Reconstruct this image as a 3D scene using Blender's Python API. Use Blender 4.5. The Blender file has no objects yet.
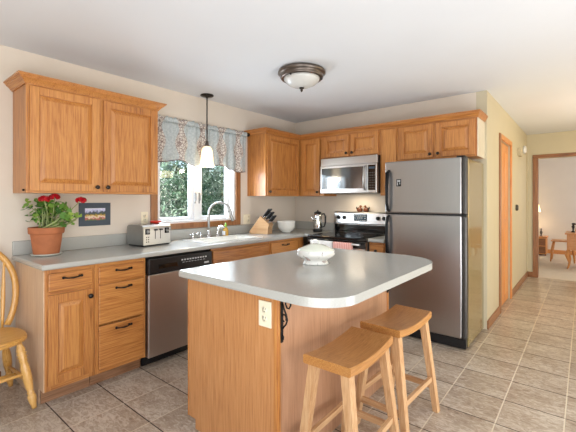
import bpy, bmesh, math, random
from mathutils import Vector, Matrix, noise
D = bpy.data; S = bpy.context.scene; COL = S.collection
PI = math.pi
random.seed(7)

# ------------------------------------------------------------------ camera, light, exposure
cam = D.objects.new('camera', D.cameras.new('camera')); COL.objects.link(cam)
cam.location = (0, 0, 1.323); cam.rotation_euler = (PI/2, 0, math.radians(39.379))
cam.data.sensor_width = 36; cam.data.lens = 361.2/576*36; cam.data.shift_y = -16.06/576
cam.data.clip_start = .05
S.camera = cam
S.view_settings.view_transform = 'Standard'; S.view_settings.look = 'None'
S.view_settings.gamma = 1; S.view_settings.use_curve_mapping = False
S.view_settings.exposure = -0.33
w = D.worlds.new('sky'); S.world = w; w.use_nodes = True
nt = w.node_tree; nt.nodes.clear()
sky = nt.nodes.new('ShaderNodeTexSky'); sky.sky_type = 'NISHITA'; sky.sun_disc = False
sky.sun_elevation = math.radians(48); sky.sun_rotation = math.radians(120)
bg = nt.nodes.new('ShaderNodeBackground'); bg.inputs['Strength'].default_value = 0.36
wo = nt.nodes.new('ShaderNodeOutputWorld')
nt.links.new(sky.outputs[0], bg.inputs[0]); nt.links.new(bg.outputs[0], wo.inputs[0])

def light(name, kind, loc, rot, power, color, size=1, size_y=None, **kw):
    l = D.lights.new(name, kind); l.energy = power; l.color = color
    if kind == 'AREA':
        l.size = size
        if size_y: l.shape = 'RECTANGLE'; l.size_y = size_y
    elif kind == 'POINT': l.shadow_soft_size = size
    elif kind == 'SUN': l.angle = size
    o = D.objects.new(name, l); o.location = loc; o.rotation_euler = rot; COL.objects.link(o)
    return o
# daylight entering by the openings of the room (window in the left wall, glass doors right, wide windows behind)
light('sun', 'SUN', (-6, -3, 8), (math.radians(40), 0, math.radians(25)), 7.5, (1, .97, .93), .05)
light('daylight_left_window', 'AREA', (-3.42, 2.45, 1.6), (0, -PI/2, 0), 64, (.78, .89, 1), .85, .95)
light('daylight_rear_window', 'AREA', (-1.0, -2.72, 1.45), (PI/2, 0, PI), 88, (.93, .96, 1), 3.2, 1.7)
light('daylight_patio_door', 'AREA', (1.92, .6, 1.2), (0, PI/2, 0), 58, (.96, .97, 1), 2.0, 2.6)
light('daylight_hall_window', 'AREA', (1.92, 5.4, 1.45), (0, PI/2, 0), 72, (1, .80, .44), 1.3, 1.6)
light('daylight_sitting_room', 'AREA', (2.2, 9.3, 1.5), (0, PI/2, 0), 56, (.98, .97, .96), 1.5, 2.0)

# unseen fill lights, added to brighten the ceiling, kitchen and hall
light('ceiling_fill', 'AREA', (.1, -.8, .95), (math.radians(143), 0, math.radians(36)), 104, (.95, .975, 1), 2.0)
light('kitchen_side_fill', 'AREA', (.9, 2.3, .55), Vector((-.9, .4, .75)).to_track_quat('-Z', 'Y').to_euler(), 44, (.95, .98, 1), 1.1)
light('hall_fill', 'AREA', (.9, 5.4, 1.2), (PI, 0, 0), 16, (1, .98, .95), 1.0)

# ------------------------------------------------------------------ materials
def lin(h):
    h = h.lstrip('#'); v = [int(h[i:i+2], 16)/255 for i in (0, 2, 4)]
    return tuple([c/12.92 if c <= .04045 else ((c+.055)/1.055)**2.4 for c in v]) + (1,)
class NT:
    def __init__(s, name):
        s.m = D.materials.new(name); s.m.use_nodes = True; s.t = s.m.node_tree
        s.b = s.t.nodes['Principled BSDF']
    def n(s, typ, **kw):
        x = s.t.nodes.new(typ)
        for k, v in kw.items():
            if k in x.inputs.keys(): x.inputs[k].default_value = v
            else: setattr(x, k, v)
        return x
    def l(s, a, b): s.t.links.new(a, b)
    def ramp(s, fac, stops):
        r = s.t.nodes.new('ShaderNodeValToRGB'); e = r.color_ramp.elements
        while len(e) < len(stops): e.new(.5)
        for el, (p, c) in zip(e, stops): el.position = p; el.color = lin(c) if isinstance(c, str) else c
        s.l(fac, r.inputs[0]); return r.outputs[0]
    def bump(s, h, strength=.2, dist=.01):
        b = s.n('ShaderNodeBump', Strength=strength, Distance=dist); s.l(h, b.inputs['Height']); s.l(b.outputs[0], s.b.inputs['Normal'])
def plain(name, col, rough=.5, metal=0, noise_amt=.04, coat=0, emit=None, estr=0, scale=30, trans=0, ior=1.45, spec=.5):
    q = NT(name)
    q.b.inputs['Roughness'].default_value = rough; q.b.inputs['Metallic'].default_value = metal
    q.b.inputs['Coat Weight'].default_value = coat; q.b.inputs['Coat Roughness'].default_value = .08
    q.b.inputs['IOR'].default_value = ior; q.b.inputs['Transmission Weight'].default_value = trans
    q.b.inputs['Specular IOR Level'].default_value = spec
    tc = q.n('ShaderNodeTexCoord'); no = q.n('ShaderNodeTexNoise', Scale=scale, Detail=3.0); q.l(tc.outputs['Object'], no.inputs['Vector'])
    c = lin(col); a = tuple([max(0, v*(1-noise_amt)) for v in c[:3]])+(1,); b = tuple([min(1, v*(1+noise_amt)) for v in c[:3]])+(1,)
    q.l(q.ramp(no.outputs[0], [(.3, a), (.7, b)]), q.b.inputs['Base Color'])
    if emit: q.b.inputs['Emission Color'].default_value = lin(emit); q.b.inputs['Emission Strength'].default_value = estr
    return q.m
def wood(name, dark, mid, light_, axis='z', rough=.38, scale=1.0, coat=.25, contrast=.7):
    """flat-sawn grain running along axis (object space), offset per object"""
    q = NT(name)
    tc = q.n('ShaderNodeTexCoord'); oi = q.n('ShaderNodeObjectInfo')
    ad = q.n('ShaderNodeVectorMath', operation='MULTIPLY_ADD'); q.l(oi.outputs['Random'], ad.inputs[0]); ad.inputs[1].default_value = (7.3, 5.1, 9.7)
    q.l(tc.outputs['Object'], ad.inputs[2])
    def mapped(lo, hi):
        mp = q.n('ShaderNodeMapping'); sc = [hi*scale]*3; sc['xyz'.index(axis)] = lo*scale
        mp.inputs['Scale'].default_value = sc; q.l(ad.outputs[0], mp.inputs[0]); return mp.outputs[0]
    n1 = q.n('ShaderNodeTexNoise', Scale=1.0, Detail=3.0, Distortion=1.2); q.l(mapped(1.3, 11), n1.inputs['Vector'])
    # cathedral rings
    mul = q.n('ShaderNodeMath', operation='MULTIPLY'); q.l(n1.outputs[0], mul.inputs[0]); mul.inputs[1].default_value = 16
    fr = q.n('ShaderNodeMath', operation='SINE'); q.l(mul.outputs[0], fr.inputs[0])
    n2 = q.n('ShaderNodeTexNoise', Scale=1.0, Detail=4.0, Roughness=.65); q.l(mapped(5, 170), n2.inputs['Vector'])
    m1 = q.n('ShaderNodeMath', operation='MULTIPLY_ADD'); q.l(fr.outputs[0], m1.inputs[0]); m1.inputs[1].default_value = .085*contrast; q.l(n2.outputs[0], m1.inputs[2])
    m2 = q.n('ShaderNodeMath', operation='MULTIPLY_ADD'); q.l(oi.outputs['Random'], m2.inputs[0]); m2.inputs[1].default_value = .12; q.l(m1.outputs[0], m2.inputs[2])
    q.l(q.ramp(m2.outputs[0], [(.33, dark), (.5, mid), (.74, light_)]), q.b.inputs['Base Color'])
    q.b.inputs['Roughness'].default_value = rough; q.b.inputs['Coat Weight'].default_value = coat; q.b.inputs['Coat Roughness'].default_value = .25
    q.bump(n2.outputs[0], .12, .002)
    return q.m
M = {}
OAK = ('#7b4821', '#ad6e36', '#c68a4a')
for a in 'xyz':
    M['oak_'+a] = wood('honey_oak_grain_'+a, *OAK, axis=a)
    M['trim_'+a] = wood('stained_trim_'+a, '#5c3820', '#86552f', '#9c6a40', axis=a)
    M['hall_'+a] = wood('orange_door_wood_'+a, '#a8622a', '#cf8744', '#de9d5c', axis=a)
    M['pine_'+a] = wood('yellow_maple_'+a, '#b37c33', '#cf9a4e', '#dfb06a', axis=a, rough=.3, contrast=.4)
    M['rubber_'+a] = wood('pale_hardwood_'+a, '#9c7044', '#b98c60', '#cca67c', axis=a, rough=.4, contrast=.6)
    M['seat_'+a] = wood('amber_seat_wood_'+a, '#875526', '#a66f36', '#b9844b', axis=a, rough=.3, contrast=.4)
    M['birch_'+a] = wood('shaded_island_back_'+a, '#85603f', '#a5795a', '#b58a6a', axis=a, rough=.4, contrast=.5)  # island's oak back, its shade mixed into the wood colours
M['veneer_z'] = wood('island_oak_veneer', '#8d5a34', '#b67c4a', '#c68f5c', axis='z', contrast=.25)
M['dark_oak'] = wood('toe_kick_wood', '#6b472c', '#8a6243', '#a0785a', axis='x')
M['wall'] = plain('cream_wall_paint', '#d8cdbf', .85, noise_amt=.015, scale=4)
M['wall_yellow'] = plain('hall_wall_paint', '#c3b99f', .5, noise_amt=.02, scale=4)
M['room_wall'] = plain('sitting_room_paint', '#e3dad0', .8, noise_amt=.02, scale=3)
M['ceil'] = plain('ceiling_paint', '#dddfe2', .9, noise_amt=.012, scale=2)
M['white'] = plain('white_vinyl', '#dedfe0', .35, noise_amt=.01)
M['ivory'] = plain('ivory_plastic', '#e9e0c6', .35, noise_amt=.01)
M['ceramic'] = plain('white_ceramic', '#e9e7e0', .12, coat=.6, noise_amt=.02)
M['ceramic_green'] = plain('celadon_lid', '#dfe3d4', .15, coat=.5, noise_amt=.02)
M['blackp'] = plain('black_plastic', '#17181a', .32, noise_amt=.1)
M['blackg'] = plain('black_glass', '#0b0c0e', .06, noise_amt=.05, coat=.4)
M['iron'] = plain('black_iron', '#191614', .5, metal=.4, noise_amt=.2)
M['bronze'] = plain('oil_rubbed_bronze', '#3d3733', .35, metal=.8, noise_amt=.25, scale=12)
M['bronze_l'] = plain('brushed_bronze', '#6e655e', .34, metal=.85, noise_amt=.2, scale=12)
M['chrome'] = plain('chrome', '#d8d9da', .12, metal=1, noise_amt=.02)
M['brushed'] = plain('brushed_nickel', '#9c9c9a', .3, metal=1, noise_amt=.03)
M['terra'] = plain('terracotta', '#ab6843', .8, noise_amt=.14, scale=14)
M['saucer'] = plain('pale_saucer', '#c8c6bc', .5)
M['soil'] = plain('potting_soil', '#3a2a1e', .95, noise_amt=.4, scale=80)
M['stem'] = plain('pale_stem', '#8f9a62', .6, noise_amt=.2)
M['petal'] = plain('red_petal', '#b50d1c', .55, noise_amt=.3, scale=60)
M['red'] = plain('red_glaze', '#d0331f', .3, noise_amt=.1)
M['opal'] = plain('opal_glass_off', '#cfcfcb', .25, noise_amt=.02)
M['steel_dark'] = plain('dark_steel_edge', '#4f4c49', .35, metal=.6, noise_amt=.1)
M['sill'] = plain('beige_plastic', '#b9ad92', .5)
M['amber'] = plain('yellow_soap', '#e6b54a', .1, trans=.4, noise_amt=.05)
M['green_cap'] = plain('green_plastic', '#7fb83a', .35)
M['label_w'] = plain('panel_marking', '#c9cdd0', .4)
M['lcd'] = plain('blue_display', '#33414c', .15, noise_amt=.2, emit='#7d95a8', estr=.12)
M['brown_glaze'] = plain('brown_glazed_clay', '#6d3d22', .25, noise_amt=.4, scale=70)
M['towel_w'] = plain('white_towel', '#e6e4e0', .95, noise_amt=.04, scale=200)
M['carpet'] = plain('beige_carpet', '#d9cbb8', 1, noise_amt=.08, scale=120)
M['lawn'] = plain('lawn', '#5f7a45', 1, noise_amt=.4, scale=3)
M['bark'] = plain('bark', '#5a4a3a', .9, noise_amt=.4, scale=20)
M['paper'] = plain('shade_fabric', '#f5ead2', .8, emit='#ffe0ae', estr=3.2)
M['navy'] = plain('slate_blue_mat', '#46515c', .6, noise_amt=.06)
M['cream_pl'] = plain('cream_plaster', '#efe6d2', .6)
M['bulb'] = plain('lit_bulb', '#fff0d0', .4, emit='#ffd9a0', estr=22)

def mk_counter():
    q = NT('grey_solid_surface'); tc = q.n('ShaderNodeTexCoord')
    n = q.n('ShaderNodeTexNoise', Scale=260.0, Detail=2.0); q.l(tc.outputs['Object'], n.inputs['Vector'])
    q.l(q.ramp(n.outputs[0], [(.3, '#a8a8a2'), (.5, '#aeaea8'), (.7, '#b3b3ad')]), q.b.inputs['Base Color'])
    q.b.inputs['Roughness'].default_value = .22; q.b.inputs['Coat Weight'].default_value = .15; q.b.inputs['Coat Roughness'].default_value = .1
    return q.m
M['counter'] = mk_counter()
def mk_steel(name, axis, base='#c6c5c3', rough=.30):
    q = NT(name); tc = q.n('ShaderNodeTexCoord'); mp = q.n('ShaderNodeMapping')
    sc = [400, 400, 400]; sc['xyz'.index(axis)] = 3; mp.inputs['Scale'].default_value = sc
    q.l(tc.outputs['Object'], mp.inputs[0]); n = q.n('ShaderNodeTexNoise', Scale=1.0, Detail=2.0); q.l(mp.outputs[0], n.inputs['Vector'])
    c = lin(base)
    q.l(q.ramp(n.outputs[0], [(.3, tuple(v*.97 for v in c[:3])+(1,)), (.7, tuple(min(1, v*1.02) for v in c[:3])+(1,))]), q.b.inputs['Base Color'])
    mr = q.n('ShaderNodeMapRange'); mr.inputs[3].default_value = rough-.05; mr.inputs[4].default_value = rough+.07; q.l(n.outputs[0], mr.inputs[0]); q.l(mr.outputs[0], q.b.inputs['Roughness'])
    q.b.inputs['Metallic'].default_value = 1
    q.bump(n.outputs[0], .012, .001)
    return q.m
M['steel'] = mk_steel('stainless_steel', 'x')
M['steel_fr'] = mk_steel('stainless_fridge', 'z', '#adabab', .30)
M['steel_v'] = mk_steel('stainless_steel_vertical', 'z')
M['steel_dw'] = mk_steel('stainless_dishwasher', 'x', '#c3b9b1', .40)
def mk_gloss_side():
    q = NT('gold_reflection_enamel'); tc = q.n('ShaderNodeTexCoord')
    n = q.n('ShaderNodeTexNoise', Scale=180.0, Detail=1.0); q.l(tc.outputs['Object'], n.inputs['Vector'])
    q.b.inputs['Base Color'].default_value = lin('#a08f5c'); q.b.inputs['Metallic'].default_value = .55; q.b.inputs['Roughness'].default_value = .24; q.b.inputs['Coat Weight'].default_value = .5  # gold base colour holds the hall's yellow reflection
    q.bump(n.outputs[0], .15, .001); return q.m
M['fridge_side'] = mk_gloss_side()
M['laminate'] = plain('pale_cabinet_laminate', '#d9cfba', .3, coat=.3)  # even pale tone, much lighter than the oak fronts
M['handle_black'] = plain('satin_black_handle', '#0e0f11', .45, spec=.25)
M['mw_glass'] = plain('smoked_mirror_glass', '#7d8184', .08, metal=.75)
for a in 'xyz': M['pale_'+a] = wood('pale_end_panel_'+a, '#ae8763', '#c8a584', '#d6b898', axis=a, contrast=.4)
def mk_tile():
    q = NT('stone_look_floor_tile'); ge = q.n('ShaderNodeNewGeometry'); P = .3205
    sx = q.n('ShaderNodeSeparateXYZ'); q.l(ge.outputs['Position'], sx.inputs[0])
    def coord(o, off, pitch):
        a = q.n('ShaderNodeMath', operation='SUBTRACT'); q.l(o, a.inputs[0]); a.inputs[1].default_value = off
        b = q.n('ShaderNodeMath', operation='DIVIDE'); q.l(a.outputs[0], b.inputs[0]); b.inputs[1].default_value = pitch
        fl = q.n('ShaderNodeMath', operation='FLOOR'); q.l(b.outputs[0], fl.inputs[0])
        pp = q.n('ShaderNodeMath', operation='PINGPONG'); q.l(b.outputs[0], pp.inputs[0]); pp.inputs[1].default_value = .5
        return fl.outputs[0], pp.outputs[0]
    fx, dx = coord(sx.outputs[0], -.727, .318); fy, dy = coord(sx.outputs[1], 1.14, .3225)
    mn = q.n('ShaderNodeMath', operation='MINIMUM'); q.l(dx, mn.inputs[0]); q.l(dy, mn.inputs[1])
    gr = q.n('ShaderNodeMapRange'); gr.inputs[1].default_value = .008; gr.inputs[2].default_value = .014; q.l(mn.outputs[0], gr.inputs[0])
    cv = q.n('ShaderNodeCombineXYZ'); q.l(fx, cv.inputs[0]); q.l(fy, cv.inputs[1])
    wn = q.n('ShaderNodeTexWhiteNoise'); q.l(cv.outputs[0], wn.inputs['Vector'])
    off = q.n('ShaderNodeVectorMath', operation='MULTIPLY_ADD'); q.l(wn.outputs['Color'], off.inputs[0]); off.inputs[1].default_value = (9, 9, 9); q.l(ge.outputs['Position'], off.inputs[2])
    mp = q.n('ShaderNodeMapping'); mp.inputs['Scale'].default_value = (1, 2.2, 1); mp.inputs['Rotation'].default_value = (0, 0, .5); q.l(off.outputs[0], mp.inputs[0])
    n1 = q.n('ShaderNodeTexNoise', Scale=19.0, Detail=8.0, Roughness=.72, Distortion=1.2); q.l(mp.outputs[0], n1.inputs['Vector'])
    n2 = q.n('ShaderNodeTexNoise', Scale=2.2, Detail=2.0); q.l(mp.outputs[0], n2.inputs['Vector'])
    mx = q.n('ShaderNodeMath', operation='MULTIPLY_ADD'); q.l(n2.outputs[0], mx.inputs[0]); mx.inputs[1].default_value = .35; q.l(n1.outputs[0], mx.inputs[2])
    col = q.ramp(mx.outputs[0], [(.42, '#6a594b'), (.55, '#958270'), (.68, '#aa9a88'), (.8, '#c4b8a8')])
    m = q.n('ShaderNodeMix', data_type='RGBA'); q.l(gr.outputs[0], m.inputs[0]); gl = q.n('ShaderNodeMath', operation='LESS_THAN'); q.l(dx, gl.inputs[0]); q.l(dy, gl.inputs[1]); gc = q.n('ShaderNodeMix', data_type='RGBA'); q.l(gl.outputs[0], gc.inputs[0]); gc.inputs[6].default_value = lin('#40332a'); gc.inputs[7].default_value = lin('#cfc2ac'); q.l(gc.outputs[2], m.inputs[6]); q.l(col, m.inputs[7])  # joints along y painted light as if reflecting, cross joints dark
    q.l(m.outputs[2], q.b.inputs['Base Color'])
    rr = q.n('ShaderNodeMapRange'); q.l(gr.outputs[0], rr.inputs[0]); rr.inputs[3].default_value = .8; rr.inputs[4].default_value = .30; q.l(rr.outputs[0], q.b.inputs['Roughness'])
    h = q.n('ShaderNodeMath', operation='MULTIPLY_ADD'); q.l(n1.outputs[0], h.inputs[0]); h.inputs[1].default_value = .35; q.l(gr.outputs[0], h.inputs[2])
    q.bump(h.outputs[0], .35, .004)
    return q.m
M['tile'] = mk_tile()
def mk_leaf(name, cols, rough=.6):
    q = NT(name); ge = q.n('ShaderNodeNewGeometry')
    q.l(q.ramp(ge.outputs['Random Per Island'], [(i/(len(cols)-1), c) for i, c in enumerate(cols)]), q.b.inputs['Base Color'])
    q.b.inputs['Roughness'].default_value = rough
    return q.m
M['leaf'] = mk_leaf('geranium_leaf', ['#2f5a1f', '#4c7a2c', '#6f983c', '#98b04e'])
M['tree_leaf'] = mk_leaf('tree_leaf', ['#46664d', '#6d9473', '#9bb999', '#cfdcc8', '#8cab8a'])
def mk_glass():
    q = NT('window_glass'); t = q.t; t.nodes.remove(q.b)
    tr = q.n('ShaderNodeBsdfTransparent'); gl = q.n('ShaderNodeBsdfGlossy', Roughness=.02); mx = q.n('ShaderNodeMixShader'); fr = q.n('ShaderNodeLayerWeight', Blend=.5); pw = q.n('ShaderNodeMath', operation='POWER'); q.l(fr.outputs['Facing'], pw.inputs[0]); pw.inputs[1].default_value = 4.0; sc = q.n('ShaderNodeMath', operation='MULTIPLY_ADD'); q.l(pw.outputs[0], sc.inputs[0]); sc.inputs[1].default_value = .6; sc.inputs[2].default_value = .03
    q.l(sc.outputs[0], mx.inputs[0]); q.l(tr.outputs[0], mx.inputs[1]); q.l(gl.outputs[0], mx.inputs[2])
    q.l(mx.outputs[0], t.nodes['Material Output'].inputs[0]); return q.m
M['glass'] = mk_glass()
def mk_shade():
    q = NT('lit_pendant_glass'); b = q.b
    b.inputs['Base Color'].default_value = lin('#fff2dc'); b.inputs['Roughness'].default_value = .35
    b.inputs['Emission Color'].default_value = lin('#ffdcae')
    tc = q.n('ShaderNodeTexCoord'); n = q.n('ShaderNodeTexNoise', Scale=9.0, Detail=2.0); q.l(tc.outputs['Object'], n.inputs['Vector'])
    r = q.n('ShaderNodeMapRange'); r.inputs[3].default_value = .9; r.inputs[4].default_value = 2.2; q.l(n.outputs[0], r.inputs[0]); q.l(r.outputs[0], b.inputs['Emission Strength'])
    return q.m
M['shade'] = mk_shade()
def mk_valance():
    q = NT('blue_damask_fabric'); tc = q.n('ShaderNodeTexCoord'); s = q.n('ShaderNodeSeparateXYZ'); q.l(tc.outputs['Object'], s.inputs[0])
    # broad stripe of scrollwork, every 26 cm of cloth
    a = q.n('ShaderNodeMath', operation='MULTIPLY_ADD'); q.l(s.outputs[1], a.inputs[0]); a.inputs[1].default_value = 1/.262; a.inputs[2].default_value = -.10
    pp = q.n('ShaderNodeMath', operation='PINGPONG'); q.l(a.outputs[0], pp.inputs[0]); pp.inputs[1].default_value = .5
    z = q.n('ShaderNodeMath', operation='MULTIPLY'); q.l(s.outputs[2], z.inputs[0]); z.inputs[1].default_value = 22
    sz = q.n('ShaderNodeMath', operation='SINE'); q.l(z.outputs[0], sz.inputs[0])
    wd = q.n('ShaderNodeMath', operation='MULTIPLY_ADD'); q.l(sz.outputs[0], wd.inputs[0]); wd.inputs[1].default_value = .10; wd.inputs[2].default_value = .2
    lt = q.n('ShaderNodeMath', operation='LESS_THAN'); q.l(pp.outputs[0], lt.inputs[0]); q.l(wd.outputs[0], lt.inputs[1])
    v = q.n('ShaderNodeTexVoronoi', Scale=38.0, feature='DISTANCE_TO_EDGE'); q.l(tc.outputs['Object'], v.inputs['Vector'])
    v2 = q.n('ShaderNodeTexNoise', Scale=55.0, Detail=2.0); q.l(tc.outputs['Object'], v2.inputs['Vector'])
    ad = q.n('ShaderNodeMath', operation='MULTIPLY_ADD'); q.l(v2.outputs[0], ad.inputs[0]); ad.inputs[1].default_value = .25; q.l(v.outputs['Distance'], ad.inputs[2])
    motif = q.ramp(ad.outputs[0], [(.13, '#7b6c68'), (.19, '#a0938c'), (.27, '#d2ccc4')])
    m = q.n('ShaderNodeMix', data_type='RGBA'); q.l(lt.outputs[0], m.inputs[0])
    q.l(q.ramp(v2.outputs[0], [(.4, '#a9b3b6'), (.6, '#bec6c7')]), m.inputs[6]); q.l(motif, m.inputs[7])
    q.l(m.outputs[2], q.b.inputs['Base Color']); q.b.inputs['Roughness'].default_value = .9
    return q.m
M['valance'] = mk_valance()
M['fab_brown'] = plain('brown_ruffle', '#6d5b56', .9, noise_amt=.5, scale=60)
def mk_stripe(name, c1, c2, axis, pitch, duty=.5):
    q = NT(name); tc = q.n('ShaderNodeTexCoord'); s = q.n('ShaderNodeSeparateXYZ'); q.l(tc.outputs['Object'], s.inputs[0])
    a = q.n('ShaderNodeMath', operation='DIVIDE'); q.l(s.outputs['xyz'.index(axis)], a.inputs[0]); a.inputs[1].default_value = pitch
    f = q.n('ShaderNodeMath', operation='FRACT'); q.l(a.outputs[0], f.inputs[0])
    q.l(q.ramp(f.outputs[0], [(0, c1), (duty, c1), (duty+.05, c2), (1, c2)]), q.b.inputs['Base Color']); q.b.inputs['Roughness'].default_value = .95
    return q.m
M['towel_p'] = mk_stripe('pink_striped_towel', '#e8b7ab', '#c9776b', 'x', .022, .7)
def mk_print():
    q = NT('village_photo_print'); tc = q.n('ShaderNodeTexCoord'); s = q.n('ShaderNodeSeparateXYZ'); q.l(tc.outputs['Object'], s.inputs[0])
    n = q.n('ShaderNodeTexNoise', Scale=45.0, Detail=4.0); q.l(tc.outputs['Object'], n.inputs['Vector'])
    a = q.n('ShaderNodeMath', operation='MULTIPLY_ADD'); q.l(s.outputs[2], a.inputs[0]); a.inputs[1].default_value = 8.0
    b = q.n('ShaderNodeMath', operation='MULTIPLY_ADD'); q.l(n.outputs[0], b.inputs[0]); b.inputs[1].default_value = .55; b.inputs[2].default_value = .22
    q.l(b.outputs[0], a.inputs[2])
    q.l(q.ramp(a.outputs[0], [(.08, '#5a7a45'), (.2, '#b9605a'), (.3, '#e8dcc8'), (.38, '#c9a14a'), (.52, '#3f5238'), (.66, '#4b4e66'), (.74, '#b9bfe2'), (.9, '#dfe2f2')]), q.b.inputs['Base Color'])
    q.b.inputs['Roughness'].default_value = .3; return q.m
M['print'] = mk_print()
def mk_decal():
    q = NT('floral_transfer_ceramic'); tc = q.n('ShaderNodeTexCoord')
    n = q.n('ShaderNodeTexNoise', Scale=26.0, Detail=3.0); q.l(tc.outputs['Object'], n.inputs['Vector'])
    q.l(q.ramp(n.outputs[0], [(0, '#e9e7e0'), (.60, '#e9e7e0'), (.66, '#a9a5a0'), (.72, '#d8a39a'), (.78, '#e9e7e0')]), q.b.inputs['Base Color'])
    q.b.inputs['Roughness'].default_value = .12; q.b.inputs['Coat Weight'].default_value = .6; return q.m
M['decal'] = mk_decal()

# ------------------------------------------------------------------ mesh helpers
class MB:
    def __init__(s): s.bm = bmesh.new(); s.mi = 0
    def _tag(s, faces, smooth=False):
        for f in faces: f.material_index = s.mi; f.smooth = smooth
    def box(s, x0, x1, y0, y1, z0, z1, bev=0, seg=2, smooth=False):
        r = bmesh.ops.create_cube(s.bm, size=1)
        vs = r['verts']; c = Vector(((x0+x1)/2, (y0+y1)/2, (z0+z1)/2)); d = (abs(x1-x0), abs(y1-y0), abs(z1-z0))
        for v in vs: v.co = Vector((v.co.x*d[0], v.co.y*d[1], v.co.z*d[2]))+c
        fs = set(f for v in vs for f in v.link_faces)
        if bev:
            es = set(e for v in vs for e in v.link_edges)
            rr = bmesh.ops.bevel(s.bm, geom=list(es), offset=min(bev, min(d)*.45), segments=seg, affect='EDGES', profile=.5)
            fs = set(f for f in fs if f.is_valid) | set(rr['faces'])
        s._tag(fs, smooth); return s
    def loft(s, rings, closed=True, cap=True, smooth=True):
        vr = [[s.bm.verts.new(p) for p in ring] for ring in rings]; n = len(vr[0]); fs = []
        for a, b in zip(vr, vr[1:]):
            for i in range(n if closed else n-1):
                j = (i+1) % n
                fs.append(s.bm.faces.new((a[i], a[j], b[j], b[i])))
        s._tag(fs, smooth)
        if cap and closed:
            c = [s.bm.faces.new(list(reversed(vr[0]))), s.bm.faces.new(vr[-1])]; s._tag(c, False)
        return s
    def lathe(s, prof, c=(0, 0, 0), seg=28, axis='z', sy=1.0, cap=True, smooth=True):
        rings = []
        for r, h in prof:
            ring = []
            for i in range(seg):
                a = 2*PI*i/seg; x, y = r*math.cos(a), r*math.sin(a)*sy
                p = {'z': (x, y, h), 'y': (x, h, -y), 'x': (h, x, y)}[axis]
                ring.append((c[0]+p[0], c[1]+p[1], c[2]+p[2]))
            rings.append(ring)
        return s.loft(rings, cap=cap, smooth=smooth)
    def tube(s, pts, r, seg=10, flat=1.0, cap=True):
        pts = [Vector(p) for p in pts]; rs = r if isinstance(r, (list, tuple)) else [r]*len(pts)
        up = Vector((0, 0, 1)); rings = []; prev = None
        for i, p in enumerate(pts):
            t = (pts[min(i+1, len(pts)-1)]-pts[max(i-1, 0)]).normalized()
            if prev is None:
                ref = up if abs(t.z) < .9 else Vector((1, 0, 0)); u = t.cross(ref).normalized()
            else:
                u = (prev-t*prev.dot(t)).normalized()
            prev = u; v = t.cross(u)
            rings.append([p+u*(rs[i]*math.cos(2*PI*k/seg))+v*(rs[i]*flat*math.sin(2*PI*k/seg)) for k in range(seg)])
        return s.loft(rings, cap=cap)
    def prism(s, poly, z0, z1, bev=0, seg=3, plane='xy'):
        def P(a, b, h): return {'xy': (a, b, h), 'xz': (a, h, b), 'yz': (h, a, b)}[plane]
        lo = [s.bm.verts.new(P(a, b, z0)) for a, b in poly]; hi = [s.bm.verts.new(P(a, b, z1)) for a, b in poly]; n = len(poly)
        fs = [s.bm.faces.new(list(reversed(lo))), s.bm.faces.new(hi)]
        for i in range(n): fs.append(s.bm.faces.new((lo[i], lo[(i+1) % n], hi[(i+1) % n], hi[i])))
        if bev:
            es = [e for e in set(fs[0].edges) | set(fs[1].edges)]
            rr = bmesh.ops.bevel(s.bm, geom=es, offset=bev, segments=seg, affect='EDGES', profile=.5)
            fs = [f for f in fs if f.is_valid]+list(rr['faces'])
        s._tag(fs); return s
    def frustum(s, x0, x1, z0, z1, inset, y0, y1):
        """raised field facing -y: base rectangle at y0, inner at y1"""
        rings = [[(x0, y0, z0), (x1, y0, z0), (x1, y0, z1), (x0, y0, z1)], [(x0+inset, y1, z0+inset), (x1-inset, y1, z0+inset), (x1-inset, y1, z1-inset), (x0+inset, y1, z1-inset)]]
        return s.loft(rings, smooth=False)
    def sphere(s, c, r, sc=(1, 1, 1), seg=16):
        rr = bmesh.ops.create_uvsphere(s.bm, u_segments=seg, v_segments=seg//2+2, radius=r)
        for v in rr['verts']: v.co = Vector((v.co.x*sc[0]+c[0], v.co.y*sc[1]+c[1], v.co.z*sc[2]+c[2]))
        s._tag(set(f for v in rr['verts'] for f in v.link_faces), True); return s
    def xf(s, mat):
        for v in s.bm.verts: v.co = mat @ v.co
        return s
    def build(s, name, mat, parent=None, world=False, bevmod=0):
        bmesh.ops.recalc_face_normals(s.bm, faces=s.bm.faces[:])
        me = D.meshes.new(name)
        if world and parent is not None:
            p = parent; mt = Matrix.Identity(4)
            chain = []
            while p is not None: chain.append(p); p = p.parent
            for q in reversed(chain): mt = mt @ q.matrix_basis
            inv = mt.inverted()
            for v in s.bm.verts: v.co = inv @ v.co
        s.bm.to_mesh(me); s.bm.free()
        for m in (mat if isinstance(mat, (list, tuple)) else [mat]): me.materials.append(M[m] if isinstance(m, str) else m)
        o = D.objects.new(name, me); COL.objects.link(o)
        if parent is not None: o.parent = parent
        return o
def mb(): return MB()
def thing(name, label, cat, loc=(0, 0, 0), rz=0, group=None):
    o = D.objects.new(name, None); COL.objects.link(o); o.location = loc; o.rotation_euler = (0, 0, rz); o.empty_display_size = .05
    o['label'] = label; o['category'] = cat
    if group: o['group'] = group
    return o
def struct(o): o['kind'] = 'structure'; return o
def sthing(name, loc=(0, 0, 0), rz=0):
    o = D.objects.new(name, None); COL.objects.link(o); o.location = loc; o.rotation_euler = (0, 0, rz); o.empty_display_size = .05
    o['kind'] = 'structure'; return o
def copy_tree(o, parent=None):
    c = o.copy(); COL.objects.link(c); c.parent = parent
    for ch in [x for x in D.objects if x.parent == o]: copy_tree(ch, c)
    return c
def relabel(o, label, loc=None, rz=None):
    o['label'] = label
    if loc: o.location = loc
    if rz is not None: o.rotation_euler = (0, 0, rz)
    return o

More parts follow.
